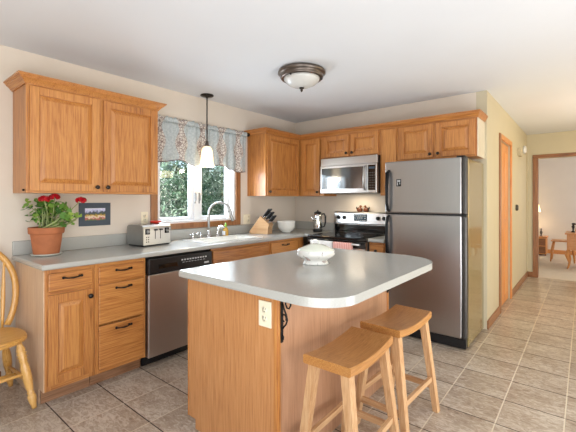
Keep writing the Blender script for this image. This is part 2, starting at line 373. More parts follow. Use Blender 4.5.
# ------------------------------------------------------------------ the setting
XL, YB, ZC, XH, YF = -3.257, 4.14, 2.445, -.77, 7.45
struct(mb().box(XL-.15, 2.0, -2.9, YF+.03, -.08, 0).build('floor', 'tile'))
struct(mb().box(-2.6, 2.6, YF+.031, 11.2, -.08, .004).build('floor_carpet', 'carpet'))
struct(mb().box(XL-.15, 2.6, -2.9, 11.2, ZC, ZC+.1).build('ceiling', 'ceil'))
# left wall with the window opening
wy0, wy1, wz0, wz1 = 1.935, 2.96, 1.084, 2.05
struct(mb().box(XL-.15, XL, -2.9, wy0, 0, ZC-.001).box(XL-.15, XL, wy1, YB+.1, 0, ZC-.001).box(XL-.15, XL, wy0, wy1, 0, wz0).box(XL-.15, XL, wy0, wy1, wz1, ZC-.001).build('wall_left', 'wall'))
struct(mb().box(XL, XH-.1, YB, YB+.1, 0, ZC-.001).build('wall_back', 'wall'))
dy0, dy1, dzt = 4.87, 5.62, 2.04
struct(mb().box(XH-.1, XH, YB, dy0, 0, ZC-.001).box(XH-.1, XH, dy1, YF, 0, ZC-.001).box(XH-.1, XH, dy0, dy1, dzt, ZC-.001).build('wall_hall', 'wall_yellow'))
fx0 = -.625
struct(mb().box(XH-.1, fx0, YF, YF+.12, 0, ZC-.001).box(fx0, .5, YF, YF+.12, 2.03, ZC-.001).box(.5, 2, YF, YF+.12, 0, ZC-.001).build('wall_far', 'wall_yellow'))
# right wall with patio opening and hall window, rear wall with wide window
struct(mb().box(1.85, 2, -2.9, -.45, 0, ZC-.001).box(1.85, 2, -.45, 1.65, 2.45-.1, ZC-.001).box(1.85, 2, 1.65, 4.7, 0, ZC-.001).box(1.85, 2, 4.7, 6.1, 0, .6).box(1.85, 2, 4.7, 6.1, 2.3, ZC-.001).box(1.85, 2, 6.1, YF, 0, ZC-.001).build('wall_right', 'wall'))
struct(mb().box(XL, -2.65, -2.9, -2.6, 0, ZC-.001).box(.65, 1.85, -2.9, -2.6, 0, ZC-.001).box(-2.65, .65, -2.9, -2.6, 0, .55).box(-2.65, .65, -2.9, -2.6, 2.33, ZC-.001).build('wall_rear', 'wall'))
# sitting room beyond
struct(mb().box(-2.6, 2.6, 11.0, 11.15, 0, ZC-.001).build('wall_sitting_room', 'room_wall'))
struct(mb().box(-2.6, -2.5, YF+.12, 11.0, 0, ZC-.001).box(-2.5, XH-.1, YF+.02, YF+.12, 0, ZC-.001).build('wall_sitting_room_left', 'room_wall'))
struct(mb().box(2.5, 2.6, YF, 11.0, 0, ZC-.001).build('wall_sitting_room_right', 'room_wall'))
struct(mb().box(-2.45, 2.45, 10.982, 11.0, .004, .10, .003).build('baseboard_sitting_room', 'hall_x'))
# baseboards of the hall
struct(mb().box(XH, XH+.014, YB+.0, 4.80, 0, .09, .004).build('baseboard_hall_near', 'trim_y'))
struct(mb().box(XH, XH+.014, 5.69, YF, 0, .09, .004).build('baseboard_hall_far', 'trim_y'))
struct(mb().box(XH+.015, fx0-.06, YF-.014, YF, 0, .09, .004).build('baseboard_far', 'trim_x'))
struct(mb().box(XL, XL+.014, -2.6, .70, 0, .09, .004).build('baseboard_left', 'trim_y'))
# far doorway casing
t = sthing('door_1', (0, YF, 0))
mb().box(fx0-.06, fx0, -.018, 0, 0, 2.03, .004).box(fx0-.002, fx0+.014, -.01, .12, 0, 2.03).build('door_casing', 'trim_z', t)
mb().box(fx0-.06, .56, -.018, 0, 2.03, 2.09, .004).build('head_casing', 'trim_x', t)
# hall closet door in the left of the hall
t = sthing('door_2', (XH, dy0, 0))
W = dy1-dy0
mb().box(0, .018, -.065, 0, 0, dzt+.065, .004).build('door_casing', 'trim_z', t)
mb().box(0, .018, W, W+.065, 0, dzt+.065, .004).build('door_casing', 'hall_z', t)
mb().box(0, .018, .001, W-.001, dzt, dzt+.065, .004).build('head_casing', 'hall_y', t)
d = mb().box(-.055, -.02, .004, W-.004, .01, dzt-.004, .003).build('door_slab', 'hall_z', t)
for (a, b) in ((.12, .95), (1.08, 1.92)):
    for (c, e) in ((.09, .34), (.41, .66)): mb().box(-.02, -.014, c, e, a, b, .005).build('door_panel', 'hall_z', d)

# ---- window_1
win = sthing('window_1', (XL, wy0, wz0))
WW, WH = wy1-wy0, wz1-wz0
cs = mb().box(0, .022, -.075, -.004, -.062, WH+.07, .005).box(0, .022, WW+.004, WW+.075, -.062, WH+.07, .005)
cs.mi = 1; cs.box(0, .024, -.004, WW+.004, -.062, 0, .005).box(0, .024, -.004, WW+.004, WH, WH+.07, .005)
cs.build('casing', ['trim_z', 'trim_y'], win)
mb().box(-.15, .0, 0, .03, 0, WH).box(-.15, .0, WW-.03, WW, 0, WH).box(-.15, .0, .03, WW-.03, 0, .022).box(-.15, 0, .03, WW-.03, WH-.03, WH).build('jamb', 'white', win)
mb().box(-.125, -.055, WW/2-.035, WW/2+.035, .022, WH-.03, .004).build('mullion', 'white', win)
for a, b in ((.032, WW/2-.037), (WW/2+.037, WW-.032)):
    sh = mb().box(-.11, -.07, a, a+.042, .024, WH-.032, .004).box(-.11, -.07, b-.042, b, .024, WH-.032, .004).box(-.11, -.07, a+.042, b-.042, .024, .058, .004).box(-.11, -.07, a+.042, b-.042, WH-.075, WH-.032, .004).build('sash', 'white', win)
    mb().box(-.094, -.09, a+.042, b-.042, .058, WH-.075).build('pane', 'glass', sh)
    ym = WW/2 + (-.028 if a < .1 else .028)
    mb().box(-.056, -.045, ym-.008, ym+.008, .20, .32, .004).tube([(-.05, ym, .22), (-.03, ym, .24), (-.028, ym, .31)], .006, 8).build('sash_lock', 'brushed', win)
mb().tube([(-.045, WW*.80, .03), (-.03, WW*.80, .05), (-.02, WW*.76, .055), (-.018, WW*.70, .045), (-.01, WW*.68, .03)], .006, 8).sphere((-.04, WW*.8, .03), .016, (1, 1.6, .8)).build('crank_handle', 'white', win)

# ---- outdoors
struct(mb().box(-30, XL-.16, -15, 25, -.7, -.5).build('ground', 'lawn'))
def tree(x, y, h, r, label, seed):
    t = thing('leafy_tree', label, 'tree', (x, y, -.5), 0, 'trees outside the window'); rnd = random.Random(seed)
    mb().tube([(0, 0, 0), (.05, .03, h*.3), (-.04, 0, h*.6), (0, 0, h*.85)], [.14, .11, .08, .03], 10).build('trunk', 'bark', t)
    b = mb()
    for i in range(9000):
        u = rnd.uniform(-1, 1); a = rnd.uniform(0, 2*PI); rr = r*(.35+.65*rnd.random()**.5); q = math.sqrt(1-u*u)
        c = Vector((rr*q*math.cos(a), rr*q*math.sin(a), h*.52+u*rr/r*h*.5))
        c += Vector((rnd.gauss(0, .06), rnd.gauss(0, .06), rnd.gauss(0, .06)))
        s = rnd.uniform(.035, .075); e = Matrix.Rotation(rnd.uniform(0, PI), 3, 'X') @ Matrix.Rotation(rnd.uniform(0, 2*PI), 3, 'Z')
        vs = [b.bm.verts.new(c+e @ Vector(p)) for p in ((-s, 0, 0), (0, -s*.5, 0), (s, 0, s*.2), (0, s*.5, 0))]
        f = b.bm.faces.new(vs)
    b.build('foliage', 'tree_leaf', t)
for i, (x, y, h, r, lb) in enumerate([(-5.7, 3.30, 4.4, .90, 'leafy green tree seen through the left sash of the window'),
                                  (-5.7, 5.25, 4.6, .92, 'leafy green tree seen through the right sash of the window'),
                                  (-7.9, 5.9, 5.2, 1.15, 'leafy tree behind the gap between the two nearer trees')]):
    tree(x, y, h, r, lb, i)

# ------------------------------------------------------------------ cabinets (local frame: front faces -y, x along the width)
def knob(parent, x, z, y=-.02, mat='bronze'):
    return mb().lathe([(.001, 0), (.009, 0), (.007, -.012), (.011, -.018), (.0165, -.024), (.014, -.031), (.001, -.034)], (x, y, z), 16, 'y').build('knob', mat, parent)
def pull(parent, x, z, y=-.02, w=.055):
    b = mb().tube([(x-w, y-.022, z+.004), (x-w*.5, y-.03, z-.001), (x, y-.032, z-.003), (x+w*.5, y-.03, z-.001), (x+w, y-.022, z+.004)], [.0055, .0045, .006, .0045, .0055], 8)
    for sx in (-1, 1):
        b.lathe([(.006, 0), (.005, -.02), (.001, -.03)], (x+sx*w*.85, y, z+.002), 10, 'y').sphere((x+sx*w, y-.022, z+.004), .009)
    return b.build('pull_handle', 'iron', parent)
def raised_door(parent, x0, x1, z0, z1, name='door', y=-.02, st=.056):
    b = mb(); b.box(x0, x0+st, y, 0, z0, z1, .003).box(x1-st, x1, y, 0, z0, z1, .003)
    b.mi = 1; b.box(x0+st, x1-st, y, 0, z0, z0+st, .003).box(x0+st, x1-st, y, 0, z1-st, z1, .003)
    d = b.build(name, ['oak_z', 'oak_x'], parent)
    p = mb().box(x0+st-.004, x1-st+.004, -.006, -.002, z0+st-.004, z1-st+.004).frustum(x0+st+.004, x1-st-.004, z0+st+.004, z1-st-.004, .028, -.006, y+.001)
    p.build('raised_panel', 'oak_z', d); return d
def slab_drawer(parent, x0, x1, z0, z1, handle=True, name='drawer'):
    d = mb().box(x0, x1, -.02, 0, z0, z1, .007, 3).build(name, 'oak_x', parent)
    if handle: pull(d, (x0+x1)/2, z1-.035)
    return d
def frame_face(b, w, z0, z1, rails, mull=(), st=.035):
    """stiles and rails proud of the box: y from .0 to .02"""
    b.mi = 0; b.box(0, st, 0, .02, z0, z1).box(w-st, w, 0, .02, z0, z1)
    for m in mull: b.box(m-st/2, m+st/2, 0, .02, z0, z1)
    b.mi = 1
    for a, c in rails: b.box(st, w-st, -.0004, .02, a, c)
def base_cab(name, label, loc, rz, w, layout, depth=.59, side=False, group=None, top=.874):
    t = thing(name, label, 'cabinet', loc, rz, group)
    b = mb().box(.001, w-.001, .0205, depth, .10, top); b.build('carcass', 'oak_z', t)
    f = mb(); frame_face(f, w, .10, .874, [(.10, .135), (.70, .745), (.84, .874)]); f.build('face_frame', ['oak_z', 'oak_x'], t)
    mb().box(.001, w-.001, .075, .09, 0, .0995).build('toe_kick', 'dark_oak', t)
    return t
R90 = PI/2
XF = -2.645   # plane of the left run's face frames
# end cabinet
t = base_cab('base_cabinet', 'oak base cabinet with one drawer over one door, at the chair end of the counter', (XF, .79, 0), R90, .30, None)
mb().box(-.006, 0, .0, .60, .1, .874).box(-.006, 0, .09, .60, 0, .1).build('end_panel', 'pale_z', t)
slab_drawer(t, .016, .284, .733, .850)
dd = raised_door(t, .016, .284, .135, .713); knob(dd, .262, .668)
# drawer cabinet
t = base_cab('drawer_cabinet', 'oak cabinet with three drawers left of the dishwasher', (XF, 1.092, 0), R90, .378, None)
slab_drawer(t, .022, .358, .733, .850); slab_drawer(t, .022, .358, .447, .722); slab_drawer(t, .022, .358, .125, .433)
# sink cabinet
t = base_cab('sink_cabinet', 'oak sink cabinet with a plain false drawer front right of the dishwasher', (XF, 2.108, 0), R90, .79, None, top=.735)
slab_drawer(t, .012, .765, .725, .852, False, 'false_front')
for a, b_ in ((.02, .39), (.395, .765)):
    dd = raised_door(t, a, b_, .135, .70); knob(dd, b_-.03 if a < .1 else a+.03, .66)
# drawer base + filler
t = base_cab('base_cabinet', 'oak base cabinet with small handled drawer below the knife block', (XF, 2.90, 0), R90, .615, None)
slab_drawer(t, .02, .455, .725, .852); mb().box(.475, .60, -.0015, 0, .14, .838, 0).build('filler_strip', 'oak_z', t)
dd = raised_door(t, .02, .455, .135, .70); knob(dd, .05, .66)
# small base right of stove
t = base_cab('base_cabinet', 'narrow oak base cabinet squeezed between stove and refrigerator', (-1.772, 3.525, 0), 0, .182, None)
f = slab_drawer(t, .012, .17, .725, .852, False); knob(f, .09, .79); dd = raised_door(t, .012, .17, .135, .70, st=.035); knob(dd, .15, .66)

# dishwasher
t = thing('dishwasher', 'stainless dishwasher with black control panel under the counter', 'dishwasher', (XF, 1.474, 0), R90)
mb().box(.004, .626, .03, .57, .09, .868).build('tub', 'blackp', t)
mb().box(.006, .624, -.03, .028, .088, .735, .006).build('door', 'steel_dw', t)
cp = mb().box(.006, .624, -.034, .028, .738, .862, .008).build('control_panel', 'blackp', t)
m = mb().box(.09, .26, -.0355, -.033, .775, .81, .001).build('handle_recess', 'blackg', cp)
m = mb()
for i in range(10): m.box(.30+i*.027, .316+i*.027, -.0352, -.0335, .815, .826)
for i in range(8): m.box(.31+i*.03, .330+i*.03, -.0352, -.0335, .798, .801)
m.box(.535, .585, -.0352, -.0335, .762, .776).build('panel_marking', 'label_w', cp)
mb().box(.006, .624, .07, .085, 0.0, .086).build('kick_plate', 'blackp', t)

# ---- countertop (left run and corner) with backsplash
cx1, cx0 = -2.607, XL+.001
ct = thing('kitchen_countertop', 'grey counter running below the window from geranium to stove', 'countertop', (XL, .76, .876))
b = mb(); Z0, Z1 = .8785, .914
sx0, sx1, sy0, sy1 = -3.10, -2.72, 2.16, 2.84
g = .03
b.box(cx0, sx0, .764+g, 4.139, Z0, Z1).box(sx0, sx1, .764+g, sy0, Z0, Z1).box(sx0, sx1, sy1, 4.139, Z0, Z1).box(sx1, cx1-g, .764+g, 4.139, Z0, Z1)
b.box(cx1-g, -2.545, 3.49+g, 4.139, Z0, Z1)
def nosing(b, pts, z0, z1, w):
    pass
# rounded front nosing: extruded profile along end, front and the return
prof = [(0, Z0), (.022, Z0), (.028, Z0+.004), (.030, Z0+.012), (.030, Z1-.012), (.027, Z1-.003), (.020, Z1), (0, Z1)]
def sweep(b, path, outs, prof):
    rings = []
    for (x, y), (ox, oy) in zip(path, outs): rings.append([(x+ox*o, y+oy*o, z) for o, z in prof])
    b.loft(rings, smooth=False)
sweep(b, [(cx0, .764+g), (cx1-g, .764+g), (cx1-g, 3.49+g), (-2.545, 3.49+g)], [(0, -1), (1, -1), (1, -1), (0, -1)], prof)
b.build('worktop', 'counter', ct, world=True)
mb().box(cx0, XL+.02, .766, 4.118, Z1, 1.018, .004).box(cx0, -2.545, 4.119, 4.139, Z1, 1.018, .004).build('backsplash', 'counter', ct, world=True)
ct2 = thing('small_countertop', 'short grey counter piece between stove and refrigerator', 'countertop', (-1.77, 3.52, .876))
b = mb().box(-1.772, -1.592, 3.49+g, 4.139, Z0, Z1); sweep(b, [(-1.772, 3.49+g), (-1.592, 3.49+g)], [(0, -1), (0, -1)], prof); b.build('worktop', 'counter', ct2, world=True)
mb().box(-1.772, -1.592, 4.119, 4.139, Z1, 1.018, .004).build('backsplash', 'counter', ct2, world=True)
# sink
sk = thing('kitchen_sink', 'white sink set in the counter below the window', 'sink', (-2.91, 2.5, .72))
b = mb()
b.box(sx0+.001, sx1-.001, sy0+.001, sy1-.001, .74, .75).box(sx0+.001, sx0+.012, sy0+.001, sy1-.001, .75, .913).box(sx1-.012, sx1-.001, sy0+.001, sy1-.001, .75, .913).box(sx0+.012, sx1-.012, sy0+.001, sy0+.012, .75, .913).box(sx0+.012, sx1-.012, sy1-.012, sy1-.001, .75, .913)
b.build('basin', 'ceramic', sk, world=True)
b = mb().box(sx0-.02, sx0+.012, sy0-.02, sy1+.02, .9145, .922, .003).box(sx1-.012, sx1+.02, sy0-.02, sy1+.02, .9145, .922, .003).box(sx0+.012, sx1-.012, sy0-.02, sy0+.012, .9145, .922, .003).box(sx0+.012, sx1-.012, sy1-.012, sy1+.02, .9145, .922, .003)
b.build('rim', 'ceramic', sk, world=True)
mb().lathe([(.03, 0), (.03, .004), (.02, .002)], (-2.91, 2.5, .7505), 20).build('drain', 'chrome', sk, world=True)

# faucet
fc = thing('kitchen_faucet', 'tall gooseneck faucet with a chrome lever standing behind the sink', 'faucet', (-3.16, 2.49, .914))
mb().lathe([(.001, .001), (.032, .001), (.03, .012), (.02, .02), (.016, .05), (.015, .08)], (0, 0, 0), 20).build('base', 'chrome', fc)
pts = [(0, 0, .06), (0, 0, .15), (0, 0, .25)]
for i in range(13):
    a = PI-PI*i/12*1.02
    pts.append((.06+.06*math.cos(a), .105+.105*math.cos(a), .255+.125*math.sin(a)))
pts += [(.13, .225, .20), (.132, .23, .175)]
mb().tube(pts, [.013]*(len(pts)-3)+[.014, .017, .018], 14).build('spout', 'brushed', fc)
hb = mb().lathe([(.001, .001), (.026, .001), (.024, .01), (.014, .02), (.013, .045), (.016, .055), (.001, .06)], (.03, -.13, 0), 16).tube([(.03, -.13, .045), (.04, -.17, .06), (.05, -.205, .055)], [.009, .007, .008], 10)
hb.build('lever', 'chrome', fc)
mb().lathe([(.001, .001), (.022, .001), (.02, .01), (.014, .02), (.012, .05), (.018, .055), (.001, .065)], (.02, -.22, 0), 16).tube([(.02, -.22, .05), (.02, -.26, .05)], .006, 8).build('cold_tap', 'chrome', fc)
sp = thing('side_sprayer', 'short chrome side sprayer between faucet and soap bottle', 'sprayer', (-3.14, 2.60, .914))
mb().lathe([(.001, .001), (.024, .001), (.022, .01), (.014, .02), (.013, .06)], (0, 0, 0), 16).build('holder', 'chrome', sp)
mb().tube([(0, 0, .055), (0, 0, .09), (.01, .015, .11), (.03, .045, .115), (.045, .065, .105)], [.012, .014, .016, .014, .01], 12).build('spray_head', 'chrome', sp)
# soap bottle
sb = thing('soap_bottle', 'amber dish soap bottle with green cap beside the side sprayer', 'soap bottle', (-3.13, 2.705, .9145))
mb().lathe([(.001, 0), (.034, 0), (.037, .01), (.038, .06), (.03, .085), (.014, .1), (.012, .105)], (0, 0, 0), 20, sy=.7).build('bottle', 'amber', sb)
mb().lathe([(.001, .105), (.014, .105), (.014, .125), (.008, .13), (.007, .15), (.001, .151)], (0, 0, 0), 16).build('cap', 'green_cap', sb)
mb().box(-.024, .024, -.0285, -.027, .015, .06).build('bottle_label', 'white', sb)
# sill items
so = thing('sill_figurine', 'small grey and white figurine at right end of the window sill', 'figurine', (XL-.035, 2.885, wz0+.0225))
mb().lathe([(.001, 0), (.028, 0), (.03, .02), (.026, .05), (.016, .065)], (0, 0, 0), 16).build('body', 'ceramic', so)
mb().sphere((0, 0, .082), .02).build('head', 'brushed', so)
so = thing('red_bowl', 'small red item lying on top of the stainless toaster', 'bowl', (-3.10, 1.825, .9145+.1895))
mb().lathe([(.001, .0), (.025, 0), (.045, .010), (.052, .022), (.047, .024), (.038, .013), (.001, .006)], (0, 0, 0), 24).build('bowl', 'red', so)

# ---- upper cabinets
def upper(name, label, loc, rz, w, z0, z1, depth, ndoors, knobs, mull=True, gap=.004, reveal=.018, st=.056):
    t = thing(name, label, 'cabinet', loc, rz)
    mb().box(.0005, w-.0005, .0205, depth-.001, z0, z1).build('carcass', 'oak_z', t)
    f = mb(); frame_face(f, w, z0, z1, [(z0, z0+.03), (z1-.035, z1)], [w/2] if ndoors == 2 else []); f.build('face_frame', ['oak_z', 'oak_x'], t)
    dw = (w-2*reveal-(.03 if ndoors == 2 else 0))/ndoors
    for i in range(ndoors):
        x0 = reveal+i*(dw+.03); d = raised_door(t, x0, x0+dw, z0+.014, z1-.022, st=st)
        k = knobs[i]; knob(d, x0+dw-.024 if k == 'r' else x0+.024, z0+.05)
    return t
crown_prof = [(0, 0), (.008, 0), (.008, .008), (.013, .010), (.018, .018), (.030, .030), (.040, .036), (.040, .042), (.047, .044), (.047, .050), (.055, .052), (.055, .062), (0, .062)]
def crown(b, path, outs, z):
    rings = [[(x+ox*o, y+oy*o, z+h) for o, h in crown_prof] for (x, y), (ox, oy) in zip(path, outs)]
    b.loft(rings, smooth=False)
XU = -2.945
t = upper('upper_cabinet', 'two-door oak upper cabinet above the geranium, left of the window', (XU, .77, 0), R90, .985, 1.372, 2.13, .31, 2, 'rl')
b = mb(); crown(b, [(XL+.001, .769), (XU+.001, .769), (XU+.001, 1.756), (XL+.001, 1.756)], [(0, -1), (1, -1), (1, 1), (0, 1)], 2.118)
# keep crown as frame outside the box
b.build('crown', 'oak_y', t, world=True)
mb().sphere((XU-.03, .763, 1.392), .008).build('side_hook', 'iron', t, world=True)
t = upper('upper_cabinet', 'single-door oak upper cabinet right of the window above the knife block', (XU, 3.165, 0), R90, .655, 1.372, 2.13, .31, 1, 'l')
YU = 3.825
t = upper('upper_cabinet', 'oak corner upper cabinet with single door left of the microwave', (-2.944, YU, 0), 0, .387, 1.372, 2.13, .31, 1, 'r', reveal=.05)
# shift door: its own reveal is fine
t = upper('upper_cabinet', 'low two-door oak cabinet directly above the microwave', (-2.556, YU, 0), 0, .77, 1.836, 2.13, .31, 2, 'rl', st=.05)
t = thing('upper_cabinet', 'narrow oak upper cabinet between microwave and refrigerator', 'cabinet', (-1.785, YU, 0))
mb().box(.0005, .203, .0205, .31, 1.372, 2.13).build('carcass', 'oak_z', t)
f = mb(); frame_face(f, .2035, 1.372, 2.13, [(1.372, 1.40), (2.095, 2.13)]); f.build('face_frame', ['oak_z', 'oak_x'], t)
mb().box(.02, .19, -.02, -.001, 1.386, 2.108, .004).build('door', 'oak_z', t)
t = upper('upper_cabinet', 'two-door oak cabinet mounted over the stainless refrigerator', (-1.58, YU, 0), 0, .785, 1.745, 2.13, .31, 2, 'rl', st=.055)
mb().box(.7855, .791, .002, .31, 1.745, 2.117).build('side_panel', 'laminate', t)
cr = thing('crown_molding', 'oak crown molding running along the tops of corner and back cabinets', 'molding', (-2.9, 3.8, 2.118))
b = mb(); crown(b, [(XL+.001, 3.164), (XU+.001, 3.164), (XU+.001, YU-.001), (-.788, YU-.001), (-.788, YB-.001)], [(0, -1), (1, -1), (1, -1), (.55, -1), (.55, 0)], 2.1155)
b.build('crown', 'oak_x', cr, world=True)

# ---- microwave
t = thing('microwave', 'stainless over-the-range microwave hung below the oak cabinets', 'microwave', (-2.556, 3.755, 1.405))
w_ = .768
mb().box(.002, w_-.002, .03, .38, 0, .428, .004).build('body', 'blackp', t)
mb().box(.002, w_-.002, -.0, .029, .335, .428, .006).build('top_grille', 'steel', t)
d = mb().box(.002, .655, -.012, .029, .0, .333, .005).build('door', 'steel', t)
mb().box(.03, .60, -.0135, -.011, .05, .305, .003).build('door_window', 'mw_glass', d)
mb().tube([(.622, -.012, .035), (.622, -.045, .06), (.622, -.052, .17), (.622, -.045, .28), (.622, -.012, .305)], [.012]*5, 10).build('door_handle', 'steel_v', d)
cp = mb().box(.657, w_-.002, -.012, .029, 0, .333, .005).build('control_panel', 'steel', t)
kp = mb().box(.66, .748, -.0135, -.011, .03, .315, .002).build('keypad', 'blackg', cp)
k = mb()
for r in range(7):
    for c in range(4): k.box(.667+c*.02, .679+c*.02, -.0145, -.013, .05+r*.028, .064+r*.028)
k.build('keypad_marking', 'steel_dark', cp)
mb().box(.668, .74, -.0145, -.013, .27, .295).build('display', 'lcd', cp)
mb().box(.05, .72, .05, .3, -.004, .0).build('underside_vent', 'steel_dark', t)

light('cooktop_lamp', 'AREA', (-2.17, 3.95, 1.398), (0, 0, 0), 2.0, (1, .84, .62), .25, .08)
# ---- stove
t = thing('stove', 'stainless electric stove with black glass top below the microwave', 'stove', (-2.538, 3.47, 0))
w_ = .762
mb().box(.003, w_-.003, .03, .655, .05, .885, .003).build('body', 'steel_dark', t)
mb().box(.02, w_-.02, .06, .6, 0, .05).build('base', 'blackp', t)
mb().box(0, w_, -.02, .58, .886, .913, .006).build('cooktop', 'blackg', t)
for (x, y, r) in ((.2, .15, .1), (.56, .15, .08), (.2, .42, .08), (.56, .42, .1)):
    mb().lathe([(r, 0), (r, .0006), (r-.004, .0006), (r-.004, 0)], (x, y, .9131), 32, cap=False).build('burner_ring', 'steel_dark', t)
d = mb().box(.006, w_-.006, -.01, .029, .25, .875, .006).build('oven_door', 'steel', t)
mb().box(.09, w_-.09, -.0115, -.009, .36, .73, .003).build('oven_window', 'blackg', d)
mb().box(.006, w_-.006, -.0112, -.009, .80, .874, .001).build('door_top_band', 'blackg', d)
mb().tube([(.05, -.055, .848), (w_-.05, -.055, .848)], .012, 12).box(.06, .08, -.055, -.01, .838, .858, .003).box(w_-.08, w_-.06, -.055, -.01, .838, .858, .003).build('oven_handle', 'steel', d)
mb().box(.006, w_-.006, -.008, .029, .055, .235, .006).build('storage_drawer', 'steel', t)
bk = mb().prism([(.585, .90), (.655, .90), (.655, 1.17), (.60, 1.172), (.583, 1.155), (.568, 1.03), (.585, 1.02)], 0, w_, plane='yz').build('backguard', 'steel', t)
mb().box(.01, w_-.01, .578, .584, .915, 1.012).build('backguard_glass', 'blackg', bk)
def onback(z): return .5835-(1.155-z)*.12
for x in (.07, .155, .62, .70):
    z = 1.10; mb().lathe([(.001, -.026), (.018, -.026), (.023, -.018), (.024, 0)], (x, onback(z)-.001, z), 18, 'y').box(x-.004, x+.004, onback(z)-.034, onback(z)-.02, z-.018, z+.018, .001).build('control_knob', 'blackp', bk)
dp = mb().box(.29, .47, onback(1.1)-.009, onback(1.1), 1.055, 1.145, .003).build('clock_display', 'lcd', bk)
k = mb()
for i in range(6):
    for j in (0, 1, 2):
        if j != 1 or i in (0, 5): k.box(.30+i*.028, .318+i*.028, onback(1.1)-.0105, onback(1.1)-.008, 1.063+j*.028, 1.073+j*.028)
for i in range(3): k.box(.345+i*.028, .349+i*.028, onback(1.1)-.0105, onback(1.1)-.008, 1.087, 1.113).box(.355+i*.028, .359+i*.028, onback(1.1)-.0105, onback(1.1)-.008, 1.087, 1.113)
k.build('display_marking', 'label_w', dp)
# towels on the oven handle
def towel(name, label, mat, x0, x1, z0, fold=.12):
    t = thing(name, label, 'towel', (x0, 3.47-.055, .848), 0, None)
    n = 14; rings = []
    for i in range(n+1):
        x = (x1-x0)*i/n; wv = .004*math.sin(i*1.9)
        pr = [(-.018+wv, z0-.848), (-.0175+wv, -.12), (-.0165, -.02), (-.014, .008), (0, .0165), (.014, .008), (.0165, -.02), (.0175, -.12), (.018, -fold-.05)]
        inn = [(y*.82, z if k in (0, 8) else z-.0025) for k, (y, z) in enumerate(pr)]
        rings.append([(x, y, z) for y, z in pr]+[(x, y, z) for y, z in reversed(inn)])
    mb().loft(rings).build('cloth', mat, t)
towel('dish_towel', 'plain white dish towel hanging over the oven handle', 'towel_w', -2.46, -2.16, .50)
towel('dish_towel', 'pink striped dish towel hanging over the oven handle', 'towel_p', -2.15, -1.92, .52)
# shakers on backguard
for i, (x, l_, ro) in enumerate(((-2.195, 'left one of two brown bird-shaped shakers on top of the stove', 1), (-2.105, 'right one of two brown bird-shaped shakers on top of the stove', -1))):
    s_ = thing('bird_shaker', l_, 'shaker', (x, 4.10, 1.1725), 0, 'bird shakers on the stove')
    mb().lathe([(.001, 0), (.025, 0), (.036, .012), (.038, .03), (.026, .05), (.015, .058)], (0, 0, 0), 18, sy=.7).build('body', 'brown_glaze', s_)
    mb().sphere((ro*.012, 0, .068), .016).build('head', 'brown_glaze', s_)
    mb().lathe([(.006, 0), (.001, ro*.014)], (ro*.026, 0, .067), 8, 'x').build('beak', 'amber', s_)
    mb().tube([(-ro*.03, 0, .03), (-ro*.042, 0, .05), (-ro*.04, 0, .065)], [.012, .01, .004], 8).build('tail', 'blackp', s_)

# ---- refrigerator
t = thing('refrigerator', 'large stainless top-freezer refrigerator with black handles', 'refrigerator', (-1.545, 3.41, 0))
w_ = .755
mb().box(.004, w_-.004, .075, .70, .02, 1.69, .004).build('body', 'fridge_side', t)
mb().box(.01, w_-.01, .02, .10, .012, .095, .004).build('kick_grille', 'blackp', t)
mb().box(.006, w_-.006, .012, .0745, 1.1835, 1.1945).build('door_gasket', 'blackp', t)
def fdoor(name, z0, z1):
    return mb().box(0, w_-.041, 0, .07, z0, z1, .012, 3).build(name, 'steel_fr', t)
f1 = fdoor('freezer_door', 1.195, 1.70); f2 = fdoor('fridge_door', .10, 1.183)
for f_, a, b_ in ((f1, 1.195, 1.70), (f2, .10, 1.183)):
    mb().box(w_-.0405, w_, 0.004, .07, a, b_, .014, 4).build('door_edge', 'steel_dark', f_)
def fhandle(par, za, zb, zf):
    x = .044
    return mb().tube([(x, -.001, za), (x, -.03, za+(zb-za)*.04), (x, -.052, za+(zb-za)*.2), (x, -.055, za+(zb-za)*.6), (x, -.04, zb-(zb-za)*.06), (x, -.001, zb)], [.014, .016, .014, .016, .018, .013], 12).build('handle', 'handle_black', par)
fhandle(f1, 1.215, 1.61, 0); fhandle(f2, 1.165, .79, 0)
mb().box(.12, .168, -.0022, -.0004, 1.455, 1.525, .0005).build('sticker', 'blackp', f1)
mb().box(.128, .16, -.003, -.002, 1.50, 1.515).box(.128, .136, -.003, -.002, 1.465, 1.495).box(.152, .158, -.003, -.002, 1.475, 1.495).build('sticker_marking', 'label_w', f1)
mb().box(w_-.09, w_-.02, .02, .09, 1.7005, 1.715, .004).build('hinge_cover', 'blackp', t)

# ------------------------------------------------------------------ island
t = thing('kitchen_island', 'oak island cabinet with plain panelled sides carrying the big grey top', 'island', (-1.81, 1.276, 0))
iw, idp = .696, 1.235
mb().prism([(.07, 0), (iw-.02, 0), (iw-.02, .874), (0.006, .874), (0.006, .055), (.07, .055)], 0, .018, plane='xz').build('near_end_panel', 'veneer_z', t)
mb().prism([(.07, 0), (iw-.02, 0), (iw-.02, .874), (0.006, .874), (0.006, .055), (.07, .055)], idp-.018, idp, plane='xz').build('far_end_panel', 'veneer_z', t)
mb().box(.03, iw-.03, .019, idp-.019, .055, .874).build('carcass', 'oak_z', t)
mb().box(iw-.0195, iw, .006, idp-.006, 0, .874).build('back_panel', 'birch_z', t)
mb().box(iw-.019, iw+.003, -.004, .0055, 0.0, .874, .002).box(iw+.0005, iw+.007, .0, .02, 0.0, .874, .002).build('corner_trim', 'oak_z', t)
mb().box(iw+.0005, iw+.007, idp-.02, idp, 0.0, .874, .002).box(iw-.019, iw+.003, idp+.0, idp+.006, 0.0, .874, .002).build('corner_trim', 'oak_z', t)
mb().box(-.0, .0055, -.004, .019, .055, .874, .002).build('edge_trim', 'oak_z', t)
mb().box(.075, .09, .02, idp-.02, 0, .0545).build('toe_kick', 'dark_oak', t)
